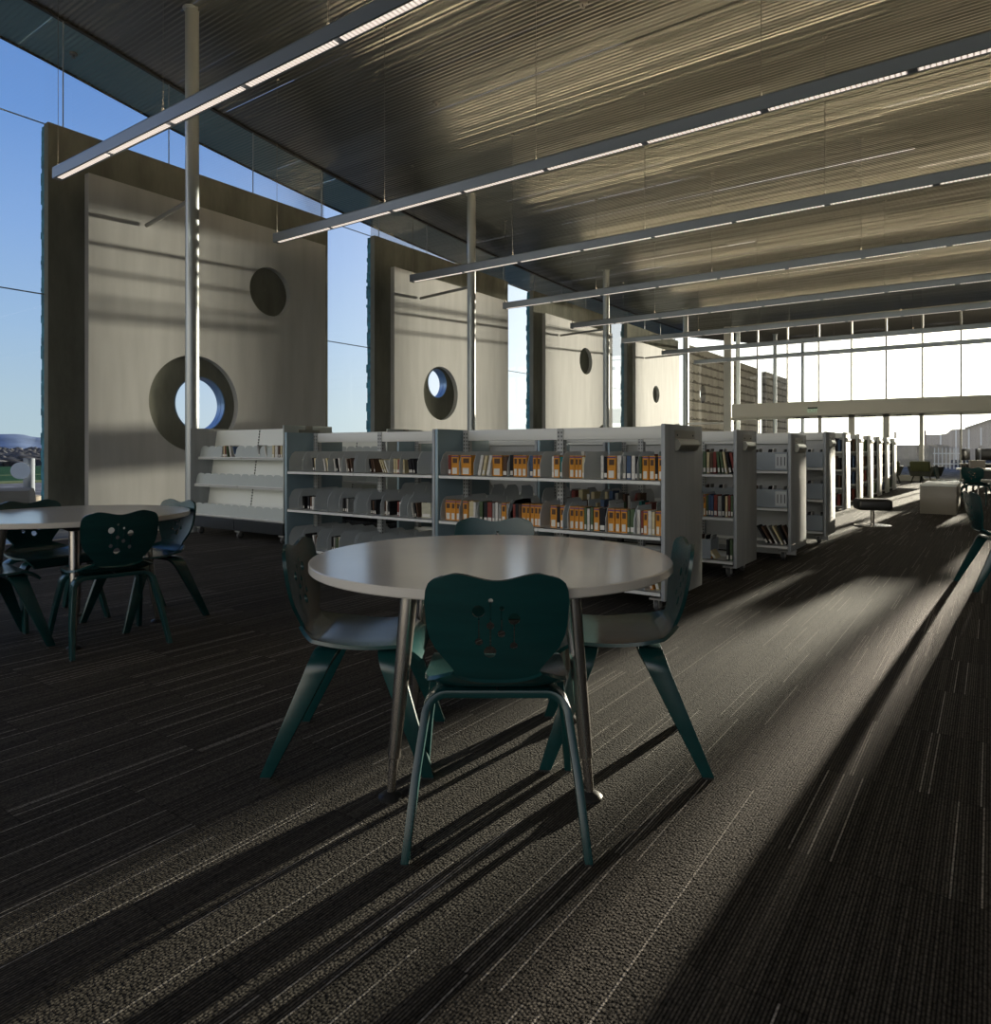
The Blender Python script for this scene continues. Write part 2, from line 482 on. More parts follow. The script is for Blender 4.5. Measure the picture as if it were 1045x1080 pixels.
# ---------------------------------------------------------------- left tilt-up wall panels
def yz(bm, x):   # plate plane (local x->Y, y->Z, z->X)
    for v in bm.verts:
        a, b, c = v.co
        v.co = (x + c, a, b)
    return bm
S6 = 6.53
PW, PH = 5.2, 5.88
panels = [  # y0, plaster recesses (y,z,r), through holes (y,z,r)
    (4.50, [(6.72, 1.94, .81), (8.22, 4.10, .45)], [(6.88, 1.94, .475)]),
    (11.03, [(13.17, 2.54, .65)], [(13.17, 2.79, .36)]),
    (17.56, [(20.63, 4.10, .44), (21.97, 1.45, .60)], []),
    (24.09, [(26.56, 3.39, .34)], []),
]
k = 0
for y0, rec, hol in panels:
    y1 = y0 + PW
    bm = yz(plate_with_holes([(y0, 0), (y1, 0), (y1, PH), (y0, PH)], hol, 0.13), XP - 0.065)
    w = tag(finish('wall_left', bm, m_conc, smooth=30), kind='structure')
    # rough outer skin
    bm = yz(plate_with_holes([(y0 + .01, 0), (y1 - .01, 0), (y1 - .01, PH - .02), (y0 + .01, PH - .02)], hol, 0.10), XP - 0.18)
    o = finish('outer_skin', bm, m_teal_rough, parent=w, smooth=30)
    # ragged edge stones of the outer skin
    bm = NB()
    rr = random.Random(int(y0 * 10))
    z = 0.0
    while z < PH - .2:
        h = rr.uniform(.05, .22)
        d = rr.uniform(.0, .045)
        box(bm, XP - .23 - d, XP - .13, y0 + .012, y0 + .25, z, z + h * .95)
        z += h
    finish('outer_skin_edge', bm, m_teal_rough, parent=w, smooth=0)
    bm = yz(plate_with_holes([(y0 + .5, 0.02), (y1 - .16, 0.02), (y1 - .16, 5.28), (y0 + .5, 5.28)], rec, 0.12), XP + 0.06)
    finish('plaster_face', bm, m_plaster, parent=w, smooth=30)
    if hol:
        hy, hz, hr = hol[0]
        bm = NB()
        for a, b_ in ((0.0, 0.10), (0.11, 0.22)):
            n = 64
            rn = [[bm.verts.new((XP - a_, hy + r_ * math.cos(2*PI*q/n), hz + r_ * math.sin(2*PI*q/n))) for q in range(n)] for a_, r_ in ((a, hr - .001), (b_, hr - .001), (b_, hr - .02), (a, hr - .02))]
            for u in range(4):
                r0, r1 = rn[u], rn[(u + 1) % 4]
                for q in range(n):
                    bm.faces.new((r0[q], r0[(q + 1) % n], r1[(q + 1) % n], r1[q]))
        finish('porthole_sleeve', bm, simple('porthole_sleeve_blue_%d' % k, (0.18, 0.32, 0.55), 0.3, metal=0.3), parent=w, smooth=30)
    k += 1
# free standing panels beyond the far glass
for i, nm in enumerate(('nearest the far glass', 'middle one of three beyond the glass', 'farthest one beyond the glass')):
    y0 = 30.62 + S6 * i
    rec = [(32.45, 3.8, .42)] if i == 0 else []
    e = empty('standing_slab', (XP - .12, y0 + PW / 2, 0), 0,
              'tall board-marked concrete wall panel standing outdoors, ' + nm, 'wall panel', 'outdoor concrete panels')
    t = yz(plate_with_holes([(y0, -.1), (y0 + PW, -.1), (y0 + PW, PH), (y0, PH)], rec, 0.26), XP - .13)
    t.transform(Matrix.Translation((-(XP - .12), -(y0 + PW / 2), 0)))
    finish('concrete_slab', t, m_conc_ext, parent=e, smooth=30)

# ---------------------------------------------------------------- side glass
wi = 0
def pane(name, p, mat, parent):
    bm = NB()
    bm.faces.new([bm.verts.new(q) for q in p])
    return finish(name, bm, mat, parent=parent, smooth=0)
def window(loc=(0, 0, 0)):
    global wi
    wi += 1
    return empty('window_%d' % wi, loc, kind='structure')
gaps = [(YB, -5.4), (-5.4, -2.1), (-2.1, 1.2), (1.2, 4.50), (9.70, 11.03), (16.23, 17.56), (22.76, 24.09), (29.29, YF)]
for a, b_ in gaps:
    w = window()
    pane('pane', [(XG, a, 0), (XG, b_, 0), (XG, b_, ceil_z(b_)), (XG, a, ceil_z(a))], m_glass, w)
    bm = NB()
    for z in (5.88, 3.36 + .05):
        box(bm, XG - .006, XG + .006, a, b_, z - .008, z + .008)
    finish('glazing_joint', bm, m_joint, parent=w, smooth=0)
for y0, *_ in panels:
    a, b_ = y0, y0 + PW
    w = window()
    n = 8
    bm = NB()
    lo = [bm.verts.new((XG, a + (b_ - a) * q / n, PH)) for q in range(n + 1)]
    hi = [bm.verts.new((XG, a + (b_ - a) * q / n, ceil_z(a + (b_ - a) * q / n))) for q in range(n + 1)]
    for q in range(n): bm.faces.new((lo[q], lo[q + 1], hi[q + 1], hi[q]))
    finish('pane', bm, m_glass, parent=w, smooth=0)
    bm = NB()
    for q in range(4):
        yy = 6.38 + 1.63 * (q - 1) - S6 * round((4.5 - y0) / S6)
        if a < yy < b_: box(bm, XG - .008, XG + .008, yy - .006, yy + .006, PH, ceil_z(yy))
    finish('glazing_joint', bm, m_joint, parent=w, smooth=0)

# ---------------------------------------------------------------- far curtain wall
XS = [-11.1, -9.28] + [-0.93 - 1.19 * q for q in range(6, -1, -1)] + [0.26, 1.45]
w = None
for a, b_ in zip(XS, XS[1:]):
    w = window()
    zb = 0.0 if a < -9.5 else 3.10
    pane('pane', [(a, YF, zb), (b_, YF, zb), (b_, YF, 6.5), (a, YF, 6.5)], m_glass, w)
    bm = NB()
    if a < -9.5:
        box(bm, a - .04, a + .04, YF - .06, YF + .06, 0, 6.5)
        box(bm, b_ - .17, b_ + .15, YF - .16, YF + .14, 0, 6.55)
        box(bm, a, b_, YF - .04, YF + .04, 5.62, 5.72)
        box(bm, a, b_, YF - .04, YF + .04, 2.30, 2.38)
    else:
        box(bm, b_ - .03, b_ + .03, YF - .07, YF + .07, zb, 6.5)
        box(bm, a, b_, YF - .05, YF + .05, 6.40, 6.5)
    finish('mullion', bm, m_frame, parent=w, smooth=0)
bm = NB()
box(bm, -9.1, 1.72, YF - .18, YF + .12, 2.56, 3.12)
tag(finish('trim_5', bm, m_beam, smooth=0), kind='structure')
dn = 0
for q, (a, b_) in enumerate(zip(XS[1:], XS[2:])):
    dn += 1
    d = empty('door_%d' % dn, ((a + b_) / 2, YF, 0), kind='structure')
    hw = (b_ - a) / 2
    leaf = q in (3, 4, 5)
    st = .11 if leaf else .03
    sr = (.24 if q == 7 else .17) if q >= 7 else st
    sl = .16 if q >= 8 else st
    bm = NB()
    box(bm, -hw, -hw + sl, -.04, .04, 0, 2.55); box(bm, hw - sr, hw, -.04, .04, 0, 2.55)
    box(bm, -hw, hw, -.04, .04, 2.44, 2.56); box(bm, -hw, hw, -.04, .04, 0, .10 if not leaf else .22)
    finish('door_frame', bm, m_frame, parent=d, smooth=0)
    pane('pane', [(-hw, 0, .1), (hw, 0, .1), (hw, 0, 2.5), (-hw, 0, 2.5)], m_glass, d)
    if q in (2, 3, 4, 5):
        bm = NB()
        box(bm, -.25, .25, -.12, -.03, 2.44, 2.50); box(bm, -.10, -.04, -.28, -.1, 2.47, 2.49); box(bm, -.32, -.08, -.29, -.27, 2.47, 2.49)
        finish('door_closer', bm, m_darkmetal, parent=d, smooth=0)
        if leaf:
            bm = NB()
            tube(bm, [(hw - .16, -.04, .95), (hw - .16, -.09, .97), (hw - .16, -.09, 1.25), (hw - .16, -.04, 1.27)], .012, 8)
            finish('door_handle', bm, m_chrome, parent=d)

# enclosing walls out of view
bm = NB(); box(bm, 1.72, XR, YF - .1, YF + .15, 0, 6.6)  # solid stretch added past the glazing, unseen, to shade the right side
tag(finish('wall_far', bm, m_wall, smooth=0), kind='structure')
bm = NB(); box(bm, XR, XR + .2, YB, YF, 0, 9.4)
tag(finish('wall_right', bm, m_wall, smooth=0), kind='structure')
bm = NB(); box(bm, -11.3, XR, YB - .2, YB, 0, .25); box(bm, -11.3, XR, YB - .2, YB, 7.2, 9.4)
tag(finish('wall_back', bm, m_wall, smooth=0), kind='structure')
xq = -11.3
while xq < XR - .1:
    w = window()  # unseen back glazing added to bring fill light from behind
    x2 = min(xq + 2.43, XR)
    pane('pane', [(xq, YB - .1, .25), (x2, YB - .1, .25), (x2, YB - .1, 7.2), (xq, YB - .1, 7.2)], m_glass, w)
    bm = NB(); box(bm, x2 - .03, x2 + .03, YB - .16, YB - .04, .25, 7.2)
    finish('mullion', bm, m_frame, parent=w, smooth=0)
    xq = x2

# exit sign on the transom
e = empty('exit_sign', (-5.88, YF - .22, 2.68), 0, 'small green EXIT sign hanging on the pale beam above the glass doors', 'sign')
bm = NB(); box(bm, -.18, .18, -.03, .02, 0.14, .20)
finish('sign_bracket', bm, m_darkmetal, parent=e, smooth=0)
bm = NB(); box(bm, -.17, .17, -.03, .0, -.05, .14)
finish('sign_face', bm, m_exitw, parent=e, smooth=0)
cu = bpy.data.curves.new('t', 'FONT'); cu.body = 'EXIT'; cu.size = .19; cu.align_x = 'CENTER'; cu.extrude = .003
to = bpy.data.objects.new('t', cu); COL.objects.link(to)
dg = bpy.context.evaluated_depsgraph_get(); dg.update()
me = bpy.data.meshes.new_from_object(to.evaluated_get(dg)); bpy.data.objects.remove(to)
me.transform(Matrix.Translation((0, -.035, 0.005)) @ Matrix.Rotation(PI / 2, 4, 'X'))
me.materials.clear(); me.materials.append(m_exitg)
link(bpy.data.objects.new('lettering', me), e)

# ---------------------------------------------------------------- columns
ORD = ['first', 'second', 'third', 'fourth', 'fifth', 'sixth', 'seventh', 'eighth', 'ninth', 'tenth', 'eleventh', 'twelfth', 'thirteenth',
       'fourteenth', 'fifteenth', 'sixteenth', 'seventeenth', 'eighteenth', 'nineteenth', 'twentieth', 'twenty-first', 'twenty-second', 'twenty-third', 'twenty-fourth']
for i in range(7):
    yc = 5.62 + S6 * i
    inside = i < 4
    zt = ceil_z(yc) + .02 if inside else 6.48 + (yc - YF) * math.tan(ang)
    lab = 'slender round grey steel column indoors, %s counted from the camera, carrying the ribbed ceiling' % ORD[i] if inside else \
          'slender round steel column outdoors beyond the far glass, %s of three going away' % ORD[i - 4]
    e = empty('steel_column', (XC, yc, 0), 0, lab, 'column', 'steel columns')
    bm = NB(); tube(bm, [(0, 0, 0), (0, 0, zt)], .092, 32)
    finish('shaft', bm, m_col, parent=e)
    bm = NB(); lathe(bm, [(0, 0.02), (.13, .02), (.13, 0), (0, 0)], 32)
    lathe(bm, [(0, zt), (.125, zt), (.125, zt - .02), (.092, zt - .03)], 32)
    finish('cap_plate', bm, m_col, parent=e)
    if inside:
        bm = NB(); tube(bm, [(-.08, .02, 4.72), (XP + .13 - XC, .25, 4.72)], .032, 12)
        finish('strut', bm, m_strut, parent=e)

# ---------------------------------------------------------------- pendant light rails
FY = [3.96 + 3.265 * i for i in range(-1, 8)]
nseg = 17
seg = 1.27
def make_fixture():
    e = empty('pendant_light', (0, 0, 4.52))
    x0, x1 = -9.5, -9.5 + seg * nseg + .05
    bm = NB()
    # extruded housing: side walls, rounded top shoulders, lower lips
    pr = [(-.055, 0), (-.055, .125), (-.045, .145), (-.03, .145), (-.03, .13), (.03, .13), (.03, .145), (.045, .145), (.055, .125), (.055, 0), (.034, 0), (.034, .03), (-.034, .03), (-.034, 0)]
    prism(bm, pr, x0, x1, 'x')
    box(bm, x0 - .004, x0, -.055, .055, 0, .145)
    finish('housing', bm, m_rail, parent=e, smooth=25)
    bm = NB(); box(bm, x0 + .03, x1 - .03, -.029, .029, .131, .139)
    finish('uplight_lamp', bm, m_up, parent=e, smooth=0)
    for q in range(nseg):
        a = x0 + .03 + seg * q
        bm = NB(); box(bm, a + .04, a + seg - .04, -.033, .033, .004, .012)
        finish('louver', bm, m_louver, parent=e, smooth=0)
    return e
proto = make_fixture()
for i, fy in enumerate(FY):
    f = proto if i == 0 else copy_tree(proto)
    f.location = (0, fy, 4.52)
    if i == 0: lab = 'long linear pendant light above the camera, its near end over the chairs'
    elif i == 1: lab = 'long glowing pendant light rail nearest the camera, crossing the closest column'
    else: lab = 'long pendant light rail, %s in the row away from the camera' % ORD[i - 1]
    tag(f, lab, 'pendant light', 'linear pendant lights')
    for q in (0, 1, 3, 5, 8, 11, 14, 17):
        xr = -9.5 + (.03 if q == 0 else (seg * 2 * ((q + 1) // 2) - .04 if False else seg * q * 1.0 + .03))
        if q == 1: continue
        if q == 3: xr = -9.5 + 2 * seg - .1
        if q == 5: xr = -9.5 + 4 * seg - .1
        if q == 8: xr = -9.5 + 6 * seg + .0
        zt = ceil_z(fy) - 4.52 + .01
        bm = NB(); tube(bm, [(xr, 0, .14), (xr, 0, zt)], .003, 8)
        lathe(bm, [(0, zt), (.035, zt), (.035, zt - .02), (.006, zt - .03)], 16, (xr, 0, 0))
        tube(bm, [(xr, 0, .13), (xr, 0, .20)], .011, 8)
        finish('hanger_rod', bm, m_cable, parent=f)
# small sprinkler heads on the ceiling
for i, (x, y, wh) in enumerate(((-11.9, 5.2, 'overhang above the nearest wall panel'), (-7.6, 9.0, 'ribbed ceiling just beyond the closest column'), (-4.4, 8.2, 'ribbed ceiling above the front bookcase'))):
    bm = NB(); z = ceil_z(y)
    lathe(bm, [(0, 0.0), (.06, 0.0), (.055, -.03), (.015, -.035), (.012, -.07), (.03, -.075), (0, -.08)], 20, (x, y, z))
    tag(finish('sprinkler_head', bm, m_cable), 'small round sprinkler head on the ' + wh, 'sprinkler', 'ceiling sprinklers')
# ---------------------------------------------------------------- chairs
def interp(tab, t):
    for (a, va), (b, vb) in zip(tab, tab[1:]):
        if t <= b: return va + (vb - va) * (t - a) / (b - a)
    return tab[-1][1]
def sheet(bm, fn, nu, nv, th):
    """closed sheet from surface fn(u,v)->Vector, thickness th along normal"""
    G = [[Vector(fn(i / nu, j / nv)) for i in range(nu + 1)] for j in range(nv + 1)]
    def nrm(j, i):
        a = G[j][min(i + 1, nu)] - G[j][max(i - 1, 0)]
        b = G[min(j + 1, nv)][i] - G[max(j - 1, 0)][i]
        return a.cross(b).normalized()
    T = [[bm.verts.new(G[j][i] + nrm(j, i) * th / 2) for i in range(nu + 1)] for j in range(nv + 1)]
    B = [[bm.verts.new(G[j][i] - nrm(j, i) * th / 2) for i in range(nu + 1)] for j in range(nv + 1)]
    for j in range(nv):
        for i in range(nu):
            bm.faces.new((T[j][i], T[j][i + 1], T[j + 1][i + 1], T[j + 1][i]))
            bm.faces.new((B[j][i], B[j + 1][i], B[j + 1][i + 1], B[j][i + 1]))
    for i in range(nu):
        bm.faces.new((T[0][i], B[0][i], B[0][i + 1], T[0][i + 1]))
        bm.faces.new((T[nv][i], T[nv][i + 1], B[nv][i + 1], B[nv][i]))
    for j in range(nv):
        bm.faces.new((T[j][0], T[j + 1][0], B[j + 1][0], B[j][0]))
        bm.faces.new((T[j][nu], B[j][nu], B[j + 1][nu], T[j + 1][nu]))
TH = .013
WT = [(0, .122), (.1, .122), (.18, .124), (.28, .150), (.38, .178), (.48, .194), (.6, .202), (.79, .206), (.88, .203), (.94, .195), (.975, .183), (1, .160)]
def back_fn(u, v):
    xi = u * 2 - 1
    v = v ** .9
    w = interp(WT, v)
    x = xi * w
    top = .802 - .020 * (math.cos(PI * min(abs(xi) / .76, 1.25)) * .5 + .5) - (.006 * max(0, abs(xi) - .76) / .24)
    z = .452 + v * (top - .452)
    y = -.195 - .085 * (max(0, (z - .46)) / .34) ** .8 - .03 * math.sin(PI * min(1, v)) * .35 + 0.55 * x * x
    if v < .12: y += .03 * (1 - v / .12) ** 2
    return (x, y, z)
def seat_fn(u, v):
    xi = u * 2 - 1
    wt = interp([(0, .13), (.06, .17), (.14, .208), (.3, .222), (.7, .220), (.9, .21), (1, .19)], v)
    x = xi * wt
    y = -.215 + v * .45
    z = .443 + .012 * math.cos(2 * PI * v) * .6
    z += .022 * abs(xi) ** 3 * (1 - v)
    if v > .78: z -= .055 * ((v - .78) / .22) ** 2
    if v < .15: z += .030 * ((.15 - v) / .15) ** 1.5
    return (x, y, z)
def back_mesh():
    bm = NB(); sheet(bm, back_fn, 36, 44, TH)
    bmesh.ops.recalc_face_normals(bm, faces=bm.faces)
    a = finish('tmpback', bm, m_teal, smooth=0)
    bm = NB()
    def cut(X, Z, r):
        x = (X - 392) * .000827; z = .452 + (440 - Z) * .00088
        r *= .00086
        t = NB(); lathe(t, [(0, -.12), (r, -.12), (r, .12), (0, .12)], 20)
        merge(bm, t, Matrix.Translation((x, -.25, z)) @ Matrix.Rotation(PI / 2, 4, 'X'))
    def slot(X, Z0, Z1):
        x = (X - 392) * .000827
        box(bm, x - .0014, x + .0014, -.37, -.13, .452 + (440 - Z1) * .00088, .452 + (440 - Z0) * .00088)
    for X, Z, r in ((329, 165, 21), (330, 268, 13), (371, 129, 8), (370, 213, 13), (369, 303, 21), (409, 155, 8), (408, 240, 13), (452, 190, 20), (451, 282, 13)): cut(X, Z, r)
    a1 = finish('tmpcut', bm, m_teal, smooth=0)
    bm = NB()
    for X, Z0, Z1 in ((330, 184, 256), (370, 136, 201), (370, 225, 283), (408.5, 162, 228), (452, 209, 270)): slot(X, Z0, Z1)
    a2 = finish('tmpcut2', bm, m_teal, smooth=0)
    for c in (a1, a2):
        md = a.modifiers.new('b', 'BOOLEAN'); md.operation = 'DIFFERENCE'; md.object = c; md.solver = 'EXACT'
        md.use_self = True
    dg = bpy.context.evaluated_depsgraph_get(); dg.update()
    me = bpy.data.meshes.new_from_object(a.evaluated_get(dg))
    for o in (a, a1, a2): bpy.data.objects.remove(o)
    me.name = 'backrest'
    me.materials.clear(); me.materials.append(m_teal)
    me.shade_smooth(); me.set_sharp_from_angle(angle=math.radians(32))
    return me
def leg_frame_mesh(yt, yf):
    # bent plywood U: foot - up - corner - across - corner - down - foot
    pts = []
    xt, xf, zt, R = .215, .255, .418, .065
    pts.append((-xf, 0.0)); pts.append((-(xf + (xt - xf) * .5), zt * .5)); pts.append((-xt - .004, zt - R - .03))
    for q in range(9):
        a = PI + (-PI / 2) * q / 8
        pts.append((-xt + R + R * math.cos(a), zt - R + R * math.sin(a)))
    n0 = len(pts)
    full = pts + [(-x, z) for x, z in reversed(pts)]
    bm = NB(); rings = []
    for i, (x, z) in enumerate(full):
        a = Vector(full[max(i - 1, 0)]); b = Vector(full[min(i + 1, len(full) - 1)])
        d = (b - a).normalized(); n = Vector((-d.y, d.x))
        k = min(1, z / zt)
        y = yf + (yt - yf) * k
        wd = .042 + .044 * k
        th = .024
        # the foot of each leg is cut flat on the floor
        rings.append([bm.verts.new((x + n.x * s * th / 2, y + t * wd / 2, max(0.006, z + n.y * s * th / 2))) for s, t in ((-1, -1), (1, -1), (1, 1), (-1, 1))])
    for r0, r1 in zip(rings, rings[1:]):
        for k in range(4): bm.faces.new((r0[k], r0[(k + 1) % 4], r1[(k + 1) % 4], r1[k]))
    bm.faces.new(rings[0]); bm.faces.new(rings[-1])
    bmesh.ops.recalc_face_normals(bm, faces=bm.faces)
    es = [e for e in bm.edges if len(e.link_faces) == 2 and e.calc_face_angle(0) > 1.2]
    bmesh.ops.bevel(bm, geom=es, offset=.003, segments=2, profile=.5, affect='EDGES')
    return bm
def make_chair():
    e = empty('cafe_chair')
    b = bpy.data.objects.new('backrest', back_mesh()); link(b, e)
    bm = NB(); sheet(bm, seat_fn, 24, 36, TH)
    finish('seat', bm, m_teal, parent=e, smooth=40)
    for yt, yf in ((-.11, -.30), (.12, .27)):
        f = finish('leg_frame', leg_frame_mesh(yt, yf), m_teal, parent=e, smooth=40)
        for s in (-1, 1):
            bm = NB(); box(bm, s * .255 - .011, s * .255 + .011, yf - .018, yf + .018, 0, .008)
            finish('glide', bm, m_black, parent=f, smooth=0)
        bm = NB(); box(bm, -.0025, .0025, yt - .0385, yt + .0385, .4185, .4305); 
        finish('joint_gap', bm, m_black, parent=f, smooth=0)
    return e
chair = make_chair()
def face(dx, dy): return math.atan2(dy, dx) - PI / 2
CH = [
 (-1.30, 1.84, (-.578, .816), 'teal plywood cafe chair in front of the round table, back to the camera'),
 (-1.98, 1.92, (.82, .58), 'teal plywood cafe chair at the left side of the front round table'),
 (-1.20, 2.51, (-.87, -.49), 'teal plywood cafe chair at the right side of the front round table'),
 (-1.95, 2.74, (.578, -.816), 'teal plywood cafe chair behind the front round table, only its top showing'),
 (-4.34, 2.09, (-.98, .19), 'teal plywood cafe chair seen from behind at the left round table'),
 (-4.70, 2.50, (0.05, -1), 'teal plywood cafe chair beyond the left round table, beside the display bookcase'),
 (-4.78, 1.60, (0.1, 1), 'teal plywood cafe chair on the near side of the left table, cut by frame'),
 (-5.22, 2.12, (1, 0.05), 'teal plywood cafe chair on the window side of the left round table'),
 (0.10, 7.20, (.96, .29), 'teal plywood cafe chair standing alone at the right edge of the frame'),
 (-.28, 17.9, (.25, 1), 'distant teal cafe chair with its back turned, in front of far table'),
 (-.82, 19.1, (1, -.15), 'distant sunlit cafe chair seen sideways left of the far table'),
 (.62, 18.3, (-.8, .5), 'distant cafe chair at the right of the far table'),
]
for i, (x, y, d, lab) in enumerate(CH):
    c = chair if i == 0 else copy_tree(chair)
    c.location = (x, y, 0); c.rotation_euler = (0, 0, face(*d))
    tag(c, lab, 'chair', 'teal plywood chairs')

# ---------------------------------------------------------------- round tables
def make_table():
    e = empty('round_table')
    bm = NB()
    R = .668
    lathe(bm, [(0, .720), (R - .004, .720), (R, .724), (R, .748), (R - .003, .751), (0, .751)], 128)
    finish('tabletop', bm, m_tabletop, parent=e, smooth=35)
    for q in range(4):
        a = PI / 4 + q * PI / 2
        c, s = math.cos(a), math.sin(a)
        bm = NB()
        tube(bm, [(c * .385, s * .385, .705), (c * .452, s * .452, .13)], [.031, .021], 20)
        tube(bm, [(c * .4525, s * .4525, .126), (c * .466, s * .466, .022)], [.016, .014], 16)
        lg = finish('leg', bm, m_chrome, parent=e, smooth=40)
        bm = NB(); lathe(bm, [(0, .0), (.040, .0), (.040, .008), (.030, .016), (.012, .022), (0, .022)], 24, (c * .468, s * .468, 0))
        finish('foot', bm, m_darkmetal, parent=lg)
        bm = NB()
        lathe(bm, [(0, .7195), (.075, .7195), (.06, .69), (.034, .675), (0, .675)], 24, (c * .385, s * .385, 0))
        finish('leg_bracket', bm, m_darkmetal, parent=e)
    return e
tb = make_table()
# turned so that a pair of legs shows left and right of the front chair
tb.location = (-1.547, 2.152, 0); tb.rotation_euler = (0, 0, math.radians(35.3))
tag(tb, 'large round cream-topped table in the foreground on four slanted metal legs', 'table', 'round cream tables')
for loc, rz, lab in (((-4.77, 2.10, 0), 20, 'round cream-topped table at the left edge of the frame near window'),
                     ((.0, 18.75, 0), 10, 'distant round cream table at the right, holding small things')):
    t = copy_tree(tb); t.location = loc; t.rotation_euler = (0, 0, math.radians(rz))
    tag(t, lab, 'table', 'round cream tables')
# ---------------------------------------------------------------- bookcases
BK['A1']=[(-3.820,-3.789,'r',0),(-3.783,-3.703,'o',0),(-3.676,-3.568,'o',0),(-3.489,-3.454,'w',12),(-3.445,-3.413,'c',12),(-3.402,-3.367,'w',12),(-3.350,-3.255,'o',0),(-3.252,-3.213,'n',0),(-3.180,-3.150,'k',0),(-3.142,-3.101,'o',0),(-3.101,-3.061,'o',0),(-3.061,-3.018,'o',0),(-2.989,-2.960,'b',0),(-2.958,-2.924,'o',0),(-2.924,-2.893,'o',0),(-2.791,-2.770,'w',0),(-2.770,-2.718,'o',0),(-2.715,-2.691,'t',0),(-2.629,-2.585,'o',0),(-2.581,-2.552,'o',0),(-2.552,-2.523,'o',0),(-2.521,-2.499,'c',0),(-2.368,-2.345,'w',0),(-2.338,-2.313,'k',0),(-2.311,-2.241,'o',0),(-2.237,-2.205,'w',0),(-2.192,-2.166,'y',0),(-2.157,-2.126,'b',0),(-2.122,-2.094,'w',0),(-2.089,-2.072,'k',0),(-2.061,-2.044,'g',0),(-2.040,-1.995,'o',0),(-1.987,-1.945,'o',0),(-1.943,-1.924,'k',0),(-1.918,-1.870,'o',0)]
BK['A2']=[(-3.851,-3.789,'o',0),(-3.789,-3.737,'o',0),(-3.737,-3.688,'o',0),(-3.661,-3.607,'o',0),(-3.598,-3.574,'c',0),(-3.571,-3.547,'c',0),(-3.547,-3.524,'w',0),(-3.489,-3.459,'g',0),(-3.445,-3.410,'k',0),(-3.407,-3.362,'r',0),(-3.356,-3.333,'y',0),(-3.328,-3.302,'w',0),(-3.294,-3.266,'y',0),(-3.260,-3.216,'o',0),(-3.213,-3.191,'y',0),(-3.150,-3.126,'r',0),(-3.123,-3.096,'k',0),(-3.093,-3.069,'n',0),(-3.064,-3.021,'o',0),(-3.018,-2.989,'o',0),(-2.984,-2.950,'o',0),(-2.950,-2.916,'o',0),(-2.916,-2.883,'o',0),(-2.803,-2.745,'o',0),(-2.745,-2.720,'k',0),(-2.715,-2.681,'o',0),(-2.629,-2.588,'o',0),(-2.583,-2.549,'o',0),(-2.545,-2.506,'o',0),(-2.502,-2.483,'g',0),(-2.478,-2.457,'w',0),(-2.452,-2.431,'g',0),(-2.426,-2.382,'o',0),(-2.378,-2.334,'k',0),(-2.309,-2.255,'o',0),(-2.250,-2.210,'o',0),(-2.205,-2.157,'o',0),(-2.152,-2.135,'g',0),(-2.133,-2.098,'g',0),(-2.083,-2.057,'w',0),(-2.048,-2.033,'r',0),(-2.031,-1.999,'o',0),(-1.995,-1.970,'w',0),(-1.964,-1.943,'c',0),(-1.938,-1.905,'o',0),(-1.903,-1.870,'o',0)]
BK['A3']=[(-2.431,-2.401,'n',0),(-2.396,-2.368,'k',0),(-2.361,-2.327,'g',0),(-2.304,-2.277,'r',0),(-2.270,-2.241,'g',0),(-2.192,-2.159,'k',0),(-2.144,-2.113,'r',0),(-2.104,-2.072,'n',0),(-2.008,-1.980,'o',-20),(-1.966,-1.938,'c',-20)]
BK['B1']=[(-5.765,-5.737,'g',0),(-5.734,-5.706,'n',0),(-5.609,-5.586,'k',-8),(-5.582,-5.559,'c',-8),(-5.554,-5.532,'w',-8),(-5.435,-5.411,'w',-14),(-5.394,-5.370,'c',-14),(-5.283,-5.261,'w',-10),(-5.254,-5.236,'k',-10),(-5.226,-5.203,'w',-10),(-5.120,-5.102,'w',-12),(-5.095,-5.077,'n',-12),(-5.061,-5.038,'n',-12),(-4.798,-4.780,'k',-14),(-4.774,-4.761,'n',-14),(-4.752,-4.735,'n',-14),(-4.642,-4.625,'c',-25),(-4.613,-4.598,'c',-25),(-4.583,-4.567,'w',-25),(-4.484,-4.460,'c',0),(-4.456,-4.433,'c',0),(-4.431,-4.411,'r',0),(-4.407,-4.375,'c',0),(-4.363,-4.343,'c',0),(-4.307,-4.285,'k',-10),(-4.280,-4.260,'k',-10),(-4.252,-4.230,'k',-10),(-3.990,-3.973,'r',-22)]
BK['B2']=[(-5.762,-5.737,'k',-8),(-5.676,-5.651,'k',0),(-5.644,-5.619,'n',0),(-5.611,-5.586,'w',0),(-5.159,-5.136,'k',0),(-5.129,-5.107,'k',0),(-5.100,-5.077,'y',0),(-4.774,-4.755,'k',0),(-4.748,-4.731,'n',0),(-4.725,-4.705,'k',0),(-4.600,-4.581,'n',0),(-4.575,-4.558,'w',0),(-4.552,-4.534,'k',0),(-4.439,-4.419,'r',0),(-4.413,-4.395,'w',0),(-4.387,-4.367,'k',0),(-4.262,-4.244,'w',-10),(-4.232,-4.215,'k',-10),(-4.207,-4.192,'n',-10),(-4.155,-4.048,'f',0)]
BK['B3']=[(-5.716,-5.691,'k',-8),(-5.589,-5.567,'w',-12),(-5.547,-5.523,'n',-12),(-5.325,-5.301,'k',0),(-5.292,-5.269,'y',0),(-5.259,-5.236,'g',0),(-5.226,-5.203,'c',0)]
